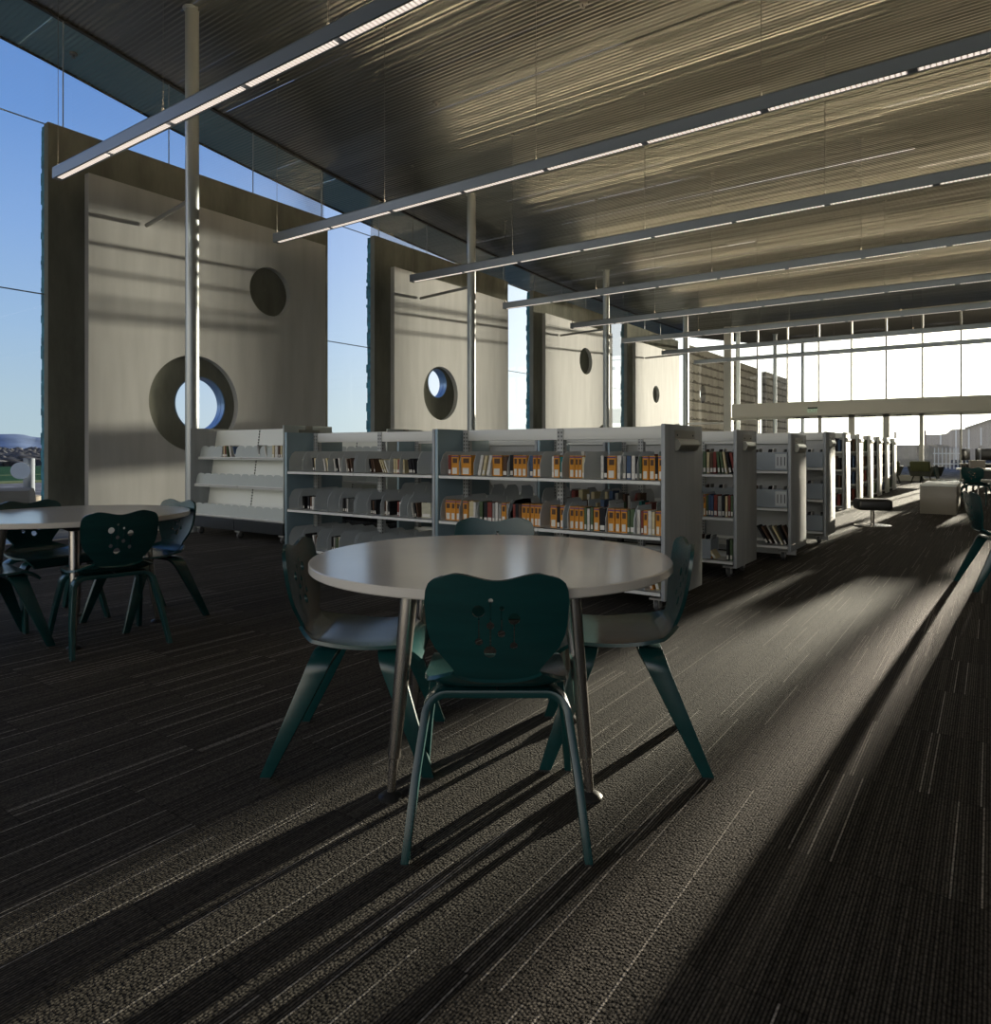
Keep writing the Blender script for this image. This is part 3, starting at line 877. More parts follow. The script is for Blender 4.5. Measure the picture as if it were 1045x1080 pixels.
BK['C1']=[(-8.474,-8.449,'n',0),(-8.443,-8.418,'c',0),(-8.412,-8.387,'r',0),(-8.381,-8.360,'g',0),(-8.311,-8.274,'w',-14),(-8.214,-8.190,'b',-22),(-7.697,-7.661,'y',-16),(-7.555,-7.530,'w',-16),(-7.404,-7.363,'c',0),(-7.355,-7.304,'w',0),(-7.286,-7.256,'n',0),(-7.248,-7.219,'c',0),(-7.206,-7.158,'w',0),(-7.150,-7.098,'n',0)]
BK['R1']=[(-2.164,-2.137,'g',0),(-2.130,-2.107,'c',0),(-2.100,-2.073,'n',0),(-2.067,-2.040,'r',0),(-2.034,-2.011,'g',-5),(-2.004,-1.981,'g',-8),(-1.975,-1.952,'c',-8),(-1.942,-1.920,'k',-12),(-1.907,-1.881,'r',-12)]
BK['R2']=[(-2.160,-2.140,'o',0),(-2.135,-2.118,'g',0),(-2.112,-2.093,'b',0),(-2.087,-2.068,'b',0),(-2.063,-2.034,'r',0),(-2.027,-1.994,'y',0),(-1.988,-1.967,'k',0),(-1.962,-1.942,'c',0),(-1.936,-1.917,'r',0),(-1.910,-1.891,'g',0)]
BK['R3']=[(-2.154,-2.133,'o',-35),(-2.117,-2.093,'c',-35),(-1.950,-1.929,'k',0),(-1.920,-1.897,'g',0)]
BK['S3']=[(-2.001,-1.974,'k',-30),(-1.953,-1.928,'n',-30),(-1.898,-1.873,'y',-28),(-1.846,-1.822,'c',-28),(-1.801,-1.779,'k',-25),(-1.751,-1.729,'n',-25)]

def caster(parent, x, y, s=1):
    bm = NB()
    box(bm, x - .05, x + .05, y - .03, y + .03, .085, .10)
    box(bm, x - .022, x - .016, y - .02, y + .03, .03, .09); box(bm, x + .016, x + .022, y - .02, y + .03, .03, .09)
    tube(bm, [(x - .026, y + .012, .044), (x + .026, y + .012, .044)], .010, 10)
    c = finish('caster', bm, m_caster, parent=parent, smooth=30)
    bm = NB(); tube(bm, [(x - .015, y + .012, .044), (x + .015, y + .012, .044)], .0437, 24)
    finish('wheel', bm, m_wheel, parent=c, smooth=30)
def upright(parent, x, zt, yc=0.0):
    bm = NB()
    box(bm, x - .028, x + .028, yc - .03, yc + .03, .12, zt)
    z = .2
    while z < zt - .02:
        for dx in (-.014, .014):
            box(bm, x + dx - .005, x + dx + .005, yc - .0312, yc + .0312, z, z + .016, 1)
        box(bm, x - .0292, x + .0292, yc - .018, yc - .008, z, z + .016, 1)
        z += .032
    finish('upright', bm, [m_upright, m_slot], parent=parent, smooth=0)
def divider_poly(h, d, ch=.075):
    return [(0, 0), (d, 0), (d, h), (ch, h), (ch * .45, h - ch * .35), (0, h - ch * 1.25)]
def clear_of(x, iv, lo, hi):
    if all(not (a - .003 < x < b + .003) for a, b in iv): return x
    c = [v for a, b in iv for v in (a - .004, b + .004) if lo < v < hi and all(not (p - .003 < v < q + .003) for p, q in iv)]
    return min(c, key=lambda v: abs(v - x)) if c else lo
def ivs(*keys):
    out = {}
    for zi, k in zip((0, 1, 2), keys):
        out[zi] = []
        for xa, xb, c, t in BK.get(k, ()):
            s = math.sin(math.radians(t)) * .15
            out[zi].append((min(xa, xa - s) - .002, max(xb, xb - s) + .002))
    return out
def bookcase(name, xr, y0, depth, length, bays, lab, zs=(.16, .55, .94), zt=1.335, zbot=.10, ndiv=5, both=True, right_mat=None, left_mat=None, casters=True, label_holder=True, dh=.20, rail=True, divs=(0, 1, 2), occ=None):
    """local origin: centre of the unit on the floor; right end at +length/2"""
    xc, yc = xr - length / 2, y0 + depth / 2
    e = empty(name, (xc, yc, 0), 0, lab, 'bookcase', 'rows of metal bookcases')
    hx, hy = length / 2, depth / 2
    for s, mt in ((1, right_mat or m_alu), (-1, left_mat or m_skypanel)):
        bm = NB(); xa = s * hx
        rbox(bm, min(xa, xa - s * .03), max(xa, xa - s * .03), -hy, hy, zbot, zt, .004, 2)
        ep = finish('end_panel', bm, mt, parent=e)
        if s == 1 and label_holder:
            bm = NB()
            box(bm, hx, hx + .004, -hy + .18, hy - .18, zt - .19, zt - .04)
            for yy in (-hy + .22, hy - .22):
                tube(bm, [(hx + .003, yy, zt - .075), (hx + .007, yy, zt - .075)], .007, 8, mi=1)
            pr = [(hx + .004, zt - .19), (hx + .03, zt - .185), (hx + .045, zt - .155), (hx + .045, zt - .135), (hx + .03, zt - .105), (hx + .004, zt - .10)]
            t = NB(); prism(t, [(a, b) for a, b in pr], -hy + .17, hy - .19, 'y'); merge(bm, t)
            finish('sign_holder', bm, [m_holder, m_slot], parent=ep, smooth=50)
    xsn = [-hx + .06 + (length - .12) * q / bays for q in range(bays + 1)]
    for x in xsn: upright(e, x, zt - .005)
    if not divs:  # panel added inside the open shelves to stop sun leaking through
        bm = NB(); box(bm, -hx + .035, hx - .035, .0305, .0345, .02, zt - .02)
        finish('back_panel', bm, m_upright, parent=e, smooth=0)
    if rail:
        bm = NB(); rbox(bm, -hx + .03, hx - .03, -.022, .022, zt - .10, zt - .004, .006, 2)
        finish('top_rail', bm, m_shelf, parent=e)
    sides = (-1, 1) if both else (-1,)
    for bi in range(bays):
        xa, xb = -hx + .034 + (length - .068) * bi / bays, -hx + .034 + (length - .068) * (bi + 1) / bays
        for zi, z in enumerate(zs):
            for s in sides:
                bm = NB()
                ya, yb = (-hy + .004, -.035) if s < 0 else (.035, hy - .004)
                box(bm, xa + .003, xb - .003, ya, yb, z - .006, z)
                yf = ya if s < 0 else yb
                box(bm, xa + .003, xb - .003, min(yf, yf - s * .012), max(yf, yf - s * .012), z - .03, z)
                box(bm, xa + .003, xb - .003, (-.045 if s < 0 else .035), (-.035 if s < 0 else .045), z, z + .03)
                finish('shelf', bm, m_shelf, parent=e, smooth=0)
                if zi in divs:
                    for k in range(ndiv + 1):
                        xx = xa + .012 + (xb - xa - .024) * k / ndiv
                        if 0 < k < ndiv: xx += random.uniform(-.025, .025)
                        if s < 0 and occ:
                            xx = clear_of(xx + xc, occ.get(zi, ()), xa + xc + .004, xb + xc - .004) - xc
                        bm = NB()
                        pl = divider_poly(dh, hy - .07)
                        if s < 0: pp = [(-hy + .02 + a, z + b) for a, b in pl]
                        else: pp = [(hy - .02 - a, z + b) for a, b in pl]
                        prism(bm, pp, xx - .0015, xx + .0015, 'x')
                        finish('divider', bm, m_divider, parent=e, smooth=0)
    if zs[0] < .3 and casters:
        for sx in (-1, 1):
            for sy in (-1, 1): caster(e, sx * (hx - .10), sy * (hy - .12) - .012)
        bm = NB(); box(bm, -hx + .03, hx - .03, -.05, .05, .10, .132)
        finish('base_rail', bm, m_upright, parent=e, smooth=0)
    return e
bookcase('bookcase', -1.85, 4.64, .76, 2.08, 2, 'grey metal bookcase on casters right behind the large round table, brushed end toward aisle', occ=ivs('A3', 'A2', 'A1'))
bookcase('bookcase', -3.935, 4.64, .76, 2.02, 2, 'front-row bookcase with sky-tinted grey ends and half-empty divided shelves, left of the orange cases', occ=ivs('B3', 'B2', 'B1'), label_holder=False)
bookcase('bookcase', -1.85, 6.31, .64, 2.08, 2, 'second-row metal bookcase with upright picture books, its end panel beside the aisle', divs=(1, 2), ndiv=3, occ=ivs('R3', 'R2', 'R1'))
bookcase('bookcase', -3.935, 6.31, .64, 2.02, 2, 'second-row metal bookcase seen through the half-empty front bookcase', divs=(1,), label_holder=False)
bookcase('bookcase', -1.69, 7.64, .72, 2.08, 2, 'third-row metal bookcase with translucent grey bins, its end panel beside the aisle', zt=1.32, divs=())
bookcase('bookcase', -1.65, 9.28, .60, 2.08, 2, 'fourth-row metal bookcase with grey bins and a shiny end panel by the stool', zt=1.38, divs=())
bookcase('bookcase', -3.80, 7.64, .72, 2.08, 2, 'third-row metal bookcase deeper inside, behind the second row', zt=1.32, divs=(), label_holder=False)
bookcase('bookcase', -5.90, 7.64, .72, 1.04, 1, 'third-row metal bookcase farthest from the aisle, seen over the front bookcases', zt=1.32, divs=(), label_holder=False)
bookcase('bookcase', -3.76, 9.28, .60, 2.08, 2, 'fourth-row metal bookcase inside, second from the aisle', zt=1.38, divs=(), label_holder=False)
bookcase('bookcase', -5.86, 9.28, .60, 2.08, 2, 'fourth-row metal bookcase inside, third from the aisle', zt=1.38, divs=(), label_holder=False)
RY = [14.9, 16.6, 18.25, 19.9, 21.5, 23.2]
for i, y in enumerate(RY):
    bookcase('bookcase', -2.33, y, .70, 2.6, 2, 'tall floor-standing bookcase with pale end panel, %s of the six going to the far glass' % ORD[i], zs=(.08, .43, .78, 1.13), zt=1.50, zbot=0.0, casters=False, divs=(), right_mat=m_shelf if i else m_alu, label_holder=True)
    bookcase('bookcase', -4.95, y, .70, 3.6, 2, 'inner tall bookcase away from the aisle, %s of the six inner ones' % ORD[i], zs=(.08, .43, .78, 1.13), zt=1.50, zbot=0.0, casters=False, divs=(), label_holder=False)

def display(loc, lab, rich=True):
    e = empty('display_bookcase', loc, 0, lab, 'bookcase', 'slanted display bookcases')
    hx, D, zt = 1.01, .76, 1.455
    for s in (-1, 1):
        bm = NB(); xa = s * hx
        rbox(bm, min(xa, xa - s * .02), max(xa, xa - s * .02), 0, D, .13, zt, .004, 2)
        ep = finish('end_panel', bm, m_alu if s < 0 else m_ddiv, parent=e)
        if s > 0:
            bm = NB(); box(bm, hx, hx + .02, .22, .54, zt - .18, zt - .05); box(bm, hx, hx + .012, .33, .43, zt - .05, zt)
            finish('sign_holder', bm, m_holder, parent=ep, smooth=0)
    for xa, xb in ((-hx + .022, -.006), (.006, hx - .022)):
        bm = NB()
        prism(bm, [(.24, .28), (.25, .28), (.41, 1.43), (.40, 1.43)], xa, xb, 'x')
        finish('back_panel', bm, m_dback, parent=e, smooth=0)
        for z, yf, yb in ((.285, .02, .25), (.69, .05, .31), (1.06, .11, .36)):
            bm = NB()
            box(bm, xa, xb, yf, yb, z - .02, z - .012); box(bm, xa, xb, yf, yf + .012, z - .032, z + .002)
            finish('shelf', bm, m_shelf, parent=e, smooth=0)
            n = 6
            for k in range(n):
                # rounded, slightly leaning front dividers that overlap like petals
                x0 = xa + (xb - xa) * (k + .04) / n; x1 = xa + (xb - xa) * (k + 1.0) / n
                if k == n - 1: x1 = xb - .004
                if z > 1 and any(p - .02 < (x0 + x1) / 2 + loc[0] < q + .02 for p, q, _c, _t in BK['C1']) and rich: continue
                bm = NB(); g = []
                for q in range(9):
                    u = q / 8
                    x = x0 + (x1 - x0) * u
                    hh = .150 - .045 * max(0, 1 - u / .4) ** 2 - .020 * max(0, (u - .7) / .3) ** 2
                    y = yf + .020 + .018 * u
                    g.append((x, y, hh))
                for (xx0, yy0, h0), (xx1, yy1, h1) in zip(g, g[1:]):
                    vs = [bm.verts.new(p) for p in ((xx0, yy0, z), (xx1, yy1, z), (xx1, yy1 + .02, z + h1), (xx0, yy0 + .02, z + h0),
                                                    (xx0, yy0 + .003, z), (xx1, yy1 + .003, z), (xx1, yy1 + .023, z + h1), (xx0, yy0 + .023, z + h0))]
                    for f in ((0, 1, 2, 3), (4, 7, 6, 5), (3, 2, 6, 7), (0, 4, 5, 1)): bm.faces.new([vs[i] for i in f])
                bmesh.ops.remove_doubles(bm, verts=bm.verts, dist=1e-5)
                finish('divider', bm, m_ddiv, parent=e, smooth=50)
    # slotted centre strip follows the slanted back
    bm = NB()
    for k in range(30):
        z = .32 + k * .037; y = .238 + (z - .28) * .16 / 1.15
        box(bm, -.008, .008, y - .004, y + .012, z, z + .018)
    finish('slot_strip', bm, m_slot, parent=e, smooth=0)
    bm = NB(); box(bm, -hx, -.005, .0, D, .115, .262); box(bm, .005, hx, .0, D, .115, .262)
    finish('base', bm, m_dblack, parent=e, smooth=0)
    for x in (-hx + .12, -.0, hx - .12): 
        for y in (.08, .66): caster(e, x, y)
    return e
display((-8.01, 5.44, 0), 'white slanted display bookcase on black caster base beside the closest column')
display((-8.01, 7.22, 0), 'second slanted display bookcase, mostly hidden behind the first one', False)

# ---------------------------------------------------------------- books
UN = {'A': 'bookcase behind the round table', 'B': 'half-empty front bookcase', 'C': 'slanted display bookcase', 'R': 'second-row aisle bookcase', 'S': 'third-row aisle bookcase'}
SH = {'1': 'top', '2': 'middle', '3': 'bottom'}
SPEC = {'A1': (4.68, .94, .172), 'A2': (4.68, .55, .175), 'A3': (4.68, .16, .19), 'B1': (4.70, .94, .135), 'B2': (4.70, .55, .135), 'B3': (4.70, .16, .14),
        'C1': (5.57, 1.06, .155), 'R1': (6.33, .94, .20), 'R2': (6.33, .55, .20), 'R3': (6.33, .16, .20), 'S3': (7.68, .16, .22)}
bcache = {}
def book_meshes(c, w, h, d):
    key = (c, round(w, 3), round(h, 3), d)
    if key in bcache: return bcache[key]
    bm = NB()
    t = .0022
    # hard cover: spine at -y, boards left and right, page block inside
    box(bm, -w/2, w/2, 0, t, 0, h)
    box(bm, -w/2, -w/2 + t, t, d, 0, h); box(bm, w/2 - t, w/2, t, d, 0, h)
    box(bm, -w/2 + t, w/2 - t, t, d - .006, .003, h - .003, 1)
    me = bpy.data.meshes.new('book'); bm.to_mesh(me); bm.free()
    me.materials.append(m_book[c]); me.materials.append(m_page)
    lm = bm2 = None
    bm = NB(); lw = w * .36
    if c == 'o':
        box(bm, -lw, lw * .75, -.0008, .0004, h * .05, h * .36)
    else:
        box(bm, -w * .42, w * .42, -.0008, .0004, h * .06, h * .26)
    lm = bpy.data.meshes.new('spine_label'); bm.to_mesh(lm); bm.free(); lm.materials.append(m_white)
    bd = None
    if c == 'o':
        bm = NB(); box(bm, -w * .5, w * .5, -.0008, .0004, h * .90, h * .965); box(bm, -w * .3, w * .3, -.0008, .0004, h * .60, h * .84, 1)
        bd = bpy.data.meshes.new('title_band'); bm.to_mesh(bd); bm.free(); bd.materials.append(m_purple); bd.materials.append(m_book['n'])
    bcache[key] = (me, lm, bd)
    return bcache[key]
nb = 0
def add_book(c, x, y, z, w, h, d, tilt, lab, grp, lbl=True):
    global nb
    me, lm, bd = book_meshes(c, max(.008, round(w, 3)), round(h, 3), d)
    nm = 'audiobook_case' if c == 'o' else 'book'
    o = bpy.data.objects.new(nm, me); link(o)
    # tilt turns the book in its shelf plane; keep its lowest corner on the shelf
    a = math.radians(tilt)
    dz = abs(math.sin(a)) * w / 2
    dx = -math.sin(a) * h / 2
    o.location = (x + dx * 1.0, y, z + dz + .0005)
    o.rotation_euler = (0, a, 0)
    tag(o, lab, 'book' if c != 'o' else 'audiobook', grp)
    if lbl and w > .012:
        q = bpy.data.objects.new('spine_label', lm); link(q, o)
    if bd:
        q = bpy.data.objects.new('title_band', bd); link(q, o)
    nb += 1
for key, lst in BK.items():
    y, z, h = SPEC[key]
    cnt = {}
    tot = {}
    for it in lst: tot[it[2]] = tot.get(it[2], 0) + 1
    for (xa, xb, c, tl) in lst:
        k = cnt.get(c, 0); cnt[c] = k + 1
        w = (xb - xa) * (.97 if not tl else .8)
        hh = h * random.Random(int(xa * 977)).uniform(.93, 1.0) if c != 'o' else h * .98
        d = .14
        if c == 'f':
            w = xb - xa
        kind = 'audiobook case' if c == 'o' else 'book'
        where = '%s shelf of the %s' % (SH[key[1]], UN[key[0]])
        if tot[c] == 1: lab = 'the only %s %s on the %s' % (BN[c], kind, where)
        else: lab = '%s %s %s from left, %s' % (ORD[k], BN[c], kind, where)
        if c == 'f': d = .015; lab = 'face-out cream disc case on the ' + where
        add_book(c, (xa + xb) / 2, y + (.02 if c == 'f' else 0) + random.uniform(0, .012), z, w, hh, d, tl, lab, '%s shelf, %s' % (SH[key[1]], UN[key[0]]))
# books seen through the front rows
for key, y0, xs_, zz, wh in (('a', 5.20, (-2.15, -3.6), (.94, .55), 'rear side of the bookcase behind round table'),
                             ('c', 6.33, (-2.75, -3.75), (.94, .55), 'second-row bookcase seen through the front one')):
    rr = random.Random(ord(key))
    for z in zz:
        x = xs_[0]; k = 0
        while x > xs_[1] and k < 11:
            w = rr.uniform(.018, .045); x -= w + rr.choice((.01, .03, .10)); c = rr.choice('rwcgybtrn')
            add_book(c, x, y0, z, w, rr.uniform(.15, .20), .15, rr.choice((0, 0, -12, 14)) if w < .03 else 0,
                     '%s book from right, %s shelf, %s' % (ORD[k], 'top' if z > .9 else 'middle', wh), 'books seen through the front rows', lbl=False)
            k += 1; x -= .012
# dim books in the tall far rows (ends next to the aisle)
SHF = ('lowest', 'second lowest', 'second highest', 'highest')
for i, y in enumerate(RY):
    for j, z in enumerate((.08, .43, .78, 1.13)):
        rr = random.Random(i * 10 + j)
        x = -2.40
        for k in range(4):
            w = rr.uniform(.03, .055)
            x -= w + .004
            c = rr.choice('knnkgyrkb')
            add_book(c, x + w / 2, y + .02, z, w, rr.uniform(.22, .27), .18, 0,
                     '%s book from the aisle, %s shelf, %s tall far bookcase' % (ORD[k], SHF[j], ORD[i]), 'books in the tall far rows', lbl=False)
print('books', nb)
# tilted media on the fourth and third row tops: bins
def bin_(x, y, z, w, d, h, lab, light=True):
    e = empty('storage_bin', (x, y, z + .001), 0, lab, 'bin', 'grey bins in the bookcases')
    bm = NB(); t = .004
    box(bm, -w/2, w/2, 0, t, 0, h); box(bm, -w/2, w/2, d - t, d, 0, h); box(bm, -w/2, -w/2 + t, t, d - t, 0, h); box(bm, w/2 - t, w/2, t, d - t, 0, h); box(bm, -w/2 + t, w/2 - t, t, d - t, 0, t)
    finish('tray', bm, m_bin, parent=e, smooth=0)
    if light:
        bm = NB(); box(bm, w/2 - .12, w/2 - .01, -.002, 0, .02, h - .02)
        for q in range(3): box(bm, w/2 - .10 + q * .035, w/2 - .092 + q * .035, -.003, -.002, .05, h - .05, 1)
        finish('label_card', bm, [m_binlight, m_slot], parent=e, smooth=0)
    # contents
    for q in range(6):
        bm = NB(); xx = -w/2 + .03 + q * (w - .06) / 6
        t2 = NB(); box(t2, 0, .012, .03, .15, .006, h + .035)
        merge(bm, t2, Matrix.Translation((xx, 0, 0)) @ Matrix.Rotation(.25 if q % 2 else .1, 4, 'Y') @ Matrix.Translation((0, 0, 0.004)))
        finish('disc_case', bm, m_book['cnykwy'[q]], parent=e, smooth=0)
for j, z in ((1, .94), (2, .55)):
    bin_(-1.98, 7.66, z, .50, .22, .19, 'translucent grey bin with pale label, aisle end of the %s shelf, third row' % SH[str(j)])
    bin_(-2.50, 7.66, z, .50, .22, .19, 'translucent grey bin without label, further in on the %s shelf, third row' % SH[str(j)], False)
for j, z in ((1, .94), (2, .55), (3, .16)):
    bin_(-1.92, 9.30, z, .46, .20, .19, 'grey bin at the aisle end of the %s shelf, fourth-row bookcase' % SH[str(j)], False)
bin_(-2.20, 6.33, .16, .22, .22, .18, 'pale grey bin among books on the bottom shelf, second-row aisle bookcase', False)
# ---------------------------------------------------------------- small furniture toward the far glass
e = empty('swivel_stool', (-1.50, 12.1, 0), math.radians(20), 'low black padded stool on a chrome disc base, alone in the aisle', 'stool')
bm = NB(); rbox(bm, -.24, .24, -.20, .20, .24, .41, .05, 4); finish('seat_cushion', bm, m_leather, parent=e, smooth=60)
bm = NB(); tube(bm, [(0, 0, .015), (0, 0, .25)], .028, 20); finish('stem', bm, m_chrome, parent=e)
bm = NB(); lathe(bm, [(0, 0), (.26, 0), (.26, .008), (.20, .016), (.04, .024), (0, .024)], 48); finish('base_disc', bm, m_chrome, parent=e)

e = empty('storage_cube', (-.80, 15.9, 0), 0, 'large beige laminate block bench in the aisle with a brightly sunlit top', 'bench')
bm = NB(); rbox(bm, -.28, .28, -1.0, 1.0, 0.0, .50, .006, 2); finish('block_body', bm, m_plinth, parent=e)
bm = NB(); rbox(bm, -.285, .285, -1.005, 1.005, .50, .525, .004, 2); finish('top_board', bm, m_shelf, parent=e)

def armchair(loc, rz, w, lab):
    e = empty('lounge_chair', loc, rz, lab, 'armchair', 'olive lounge chairs')
    bm = NB()
    # wedge shaped tub: bottom narrower than the arm line
    def slab(pts, a, b, ax): prism(bm, pts, a, b, ax)
    prism(bm, [(-w/2 + .10, .26), (w/2 - .10, .26), (w/2, .52), (-w/2, .52)], -.32, .34, 'y')
    finish('tub', bm, m_darkfab, parent=e, smooth=20)
    bm = NB()
    for s in (-1, 1):
        prism(bm, [(s * (w/2 - .10), .50), (s * (w/2), .50), (s * (w/2 + .03), .60), (s * (w/2 - .08), .60)], -.30, .30, 'y')
    finish('armrest', bm, m_darkfab, parent=e, smooth=20)
    bm = NB(); t = NB(); rbox(t, -w/2 + .10, w/2 - .10, -.07, .07, .0, .34, .04, 3)
    merge(bm, t, Matrix.Translation((0, -.28, .44)) @ Matrix.Rotation(math.radians(14), 4, 'X'))
    finish('back_cushion', bm, m_olive, parent=e, smooth=50)
    for sx in (-1, 1):
        for sy in (-1, 1):
            bm = NB(); tube(bm, [(sx * (w/2 - .16), sy * .24, .27), (sx * (w/2 - .08), sy * .29, 0)], [.024, .014], 10)
            finish('leg', bm, m_darkfab, parent=e)
armchair((-2.95, 28.6, 0), math.radians(8), .70, 'dark olive lounge chair by the far glass, next to the last bookcase')
armchair((-1.88, 28.3, 0), math.radians(-25), .86, 'wide dark olive lounge chair by the far glass, right of its twin')

# computer counter
e = empty('computer_desk', (1.1, 26.4, 0), 0, 'long dark computer counter at the far right, carrying monitors', 'desk')
bm = NB(); rbox(bm, -1.95, 2.2, -.4, .4, .70, .74, .006, 2); finish('desktop', bm, m_plinth, parent=e)
for x in (-1.8, 0, 2.1):
    bm = NB(); box(bm, x - .03, x + .03, -.36, .36, 0, .70); finish('desk_leg', bm, m_darkmetal, parent=e, smooth=0)
bm = NB(); box(bm, -1.9, 2.1, .30, .33, .25, .70); finish('modesty_panel', bm, m_darkmetal, parent=e, smooth=0)
def monitor(x, y, z, rz, w, lab):
    e = empty('computer_monitor', (x, y, z), rz, lab, 'monitor', 'dark computer monitors')
    bm = NB(); rbox(bm, -w/2, w/2, -.025, .02, .10, .46, .008, 2); finish('display', bm, m_screen, parent=e)
    bm = NB(); tube(bm, [(0, .03, .012), (0, .03, .28)], .02, 10); lathe(bm, [(0, 0), (.12, 0), (.12, .008), (0, .014)], 24); finish('stand', bm, m_screen, parent=e)
monitor(-.68, 26.35, .741, math.radians(72), .55, 'computer monitor seen nearly edge-on at the left end of the counter')
monitor(-.38, 26.45, .741, math.radians(80), .45, 'second edge-on computer monitor, just right of the first')
monitor(.02, 26.3, .741, math.radians(4), .62, 'wide dark computer monitor facing the room at the right frame edge')
monitor(.70, 26.3, .741, math.radians(-4), .62, 'dark computer monitor hidden past the right frame edge')
e = empty('card_box', (-.28, 18.85, .752), .2, 'small grey box standing on the distant round table', 'box')
bm = NB(); box(bm, -.14, .14, -.09, .09, 0, .16); finish('box_body', bm, m_greybox, parent=e, smooth=0)
bm = NB(); box(bm, -.145, .145, -.095, .095, .15, .175); finish('box_lid', bm, m_greybox, parent=e, smooth=0)
e = empty('keyboard', (.22, 18.6, .752), .1, 'dark flat keyboard lying on the distant round table', 'keyboard')
bm = NB(); rbox(bm, -.2, .2, -.07, .07, 0, .02, .004, 2); finish('key_tray', bm, m_screen, parent=e)

# ---------------------------------------------------------------- outdoors
bm = NB(); box(bm, -3000, 3000, -3000, 3000, -.40, -.13)
tag(finish('ground', bm, m_brush, smooth=0), kind='structure')
bm = NB(); box(bm, -30, 40, -30, 62, -.13, -.09)
tag(finish('gravel_yard', bm, m_gravel, smooth=0), kind='structure')
bm = NB(); box(bm, -60, -30.5, -60, 80, -.13, -.06)
tag(finish('lawn', bm, m_grass, smooth=0), kind='structure')
bm = NB(); box(bm, -31.5, -30.2, -60, 80, -.13, -.05); box(bm, -39.5, -38.9, -60, 80, -.10, -.05)
tag(finish('dry_grass_strip', bm, m_pale, smooth=0), kind='structure')
# desert shrubs beyond the lawn: uncountable
bm = NB(); rr = random.Random(3)
for q in range(5200):
    a = rr.uniform(-.25, 1.25); d = rr.uniform(66, 260)
    x, y = -d * math.cos(a), d * math.sin(a)
    if x > -62: continue
    r = rr.uniform(.35, .9) * (1 + d / 300); h = rr.uniform(.5, 1.0) * (.3 + d / 110)
    n = 6
    c = bm.verts.new((x, y, h - .2)); ring = []; ring2 = []
    for k in range(n):
        an = 2 * PI * k / n + rr.random() * .5
        ring.append(bm.verts.new((x + r * math.cos(an), y + r * math.sin(an), -.2)))
        ring2.append(bm.verts.new((x + r * 1.1 * math.cos(an), y + r * 1.1 * math.sin(an), h * rr.uniform(.5, .85) - .2)))
    for k in range(n):
        bm.faces.new((ring[k], ring[(k + 1) % n], ring2[(k + 1) % n], ring2[k])); bm.faces.new((ring2[k], ring2[(k + 1) % n], c))
tag(finish('desert_shrubs', bm, m_brush, smooth=60), 'low grey desert shrubs spread over the plain beyond the lawn', 'shrubs', kind='stuff')
# mountain range: closed ridge with depth
def ridge(name, lab, az0, az1, D, hmax, seed, base):
    bm = NB(); rr = random.Random(seed); n = 160
    ph = [rr.uniform(0, 6.28) for _ in range(6)]
    f, c, b = [], [], []
    for k in range(n + 1):
        t = k / n; a = math.radians(az0 + (az1 - az0) * t)
        h = base + hmax * (0.5 + .22 * math.sin(9 * t * PI + ph[0]) + .16 * math.sin(23 * t * PI + ph[1]) + .10 * math.sin(47 * t * PI + ph[2]) + .04 * math.sin(101 * t * PI + ph[3]))
        d = (math.sin(a), math.cos(a))
        f.append(bm.verts.new((d[0] * (D - 260), d[1] * (D - 260), -.3)))
        c.append(bm.verts.new((d[0] * D, d[1] * D, max(1, h))))
        b.append(bm.verts.new((d[0] * (D + 260), d[1] * (D + 260), -.3)))
    for k in range(n):
        bm.faces.new((f[k], f[k + 1], c[k + 1], c[k])); bm.faces.new((c[k], c[k + 1], b[k + 1], b[k]))
    tag(finish(name, bm, m_mount, smooth=60), lab, 'mountains')
ridge('mountain_range', 'blue mountain range on the horizon through the left window', -110, -40, 2400, 22, 5, 27)
ridge('mountain_ridge', 'dark blue hills on the horizon seen through the far glass doors', -34, -9.5, 2300, 30, 11, 40)

# post with disc and bench outside the left window
e = empty('round_post', (-15.75, 6.05, -.09), 0, 'short round metal post with a pale blue disc, outside the left window', 'post')
bm = NB(); tube(bm, [(0, 0, 0), (0, 0, 1.08)], .10, 28); finish('post_tube', bm, m_post, parent=e)
bm = NB(); t = NB(); lathe(t, [(0, -.012), (.165, -.012), (.165, .012), (0, .012)], 40)
d = Vector((15.75, -6.05, 0)).normalized()
merge(bm, t, Matrix.Translation((.16 * d.x - .10 * .4, .16 * d.y - .15 * .9, .84)) @ Matrix.Rotation(math.atan2(d.y, d.x), 4, 'Z') @ Matrix.Rotation(PI / 2, 4, 'Y'))
finish('disc', bm, m_disc, parent=e)
bm = NB(); lathe(bm, [(0, 0), (.22, 0), (.22, .32), (.16, .34), (.1, .34)], 28); finish('collar', bm, m_benchc, parent=e)
e = empty('concrete_bench', (-13.9, 4.55, -.09), math.radians(60), 'curved pale concrete bench outdoors at the left frame edge', 'bench')
bm = NB()
pr = [(-.3, 0), (.3, 0), (.3, .38), (.24, .50), (.1, .58), (-.1, .60), (-.3, .56)]
prism(bm, pr, -1.2, .8, 'x'); finish('bench_body', bm, m_benchc, parent=e, smooth=60)

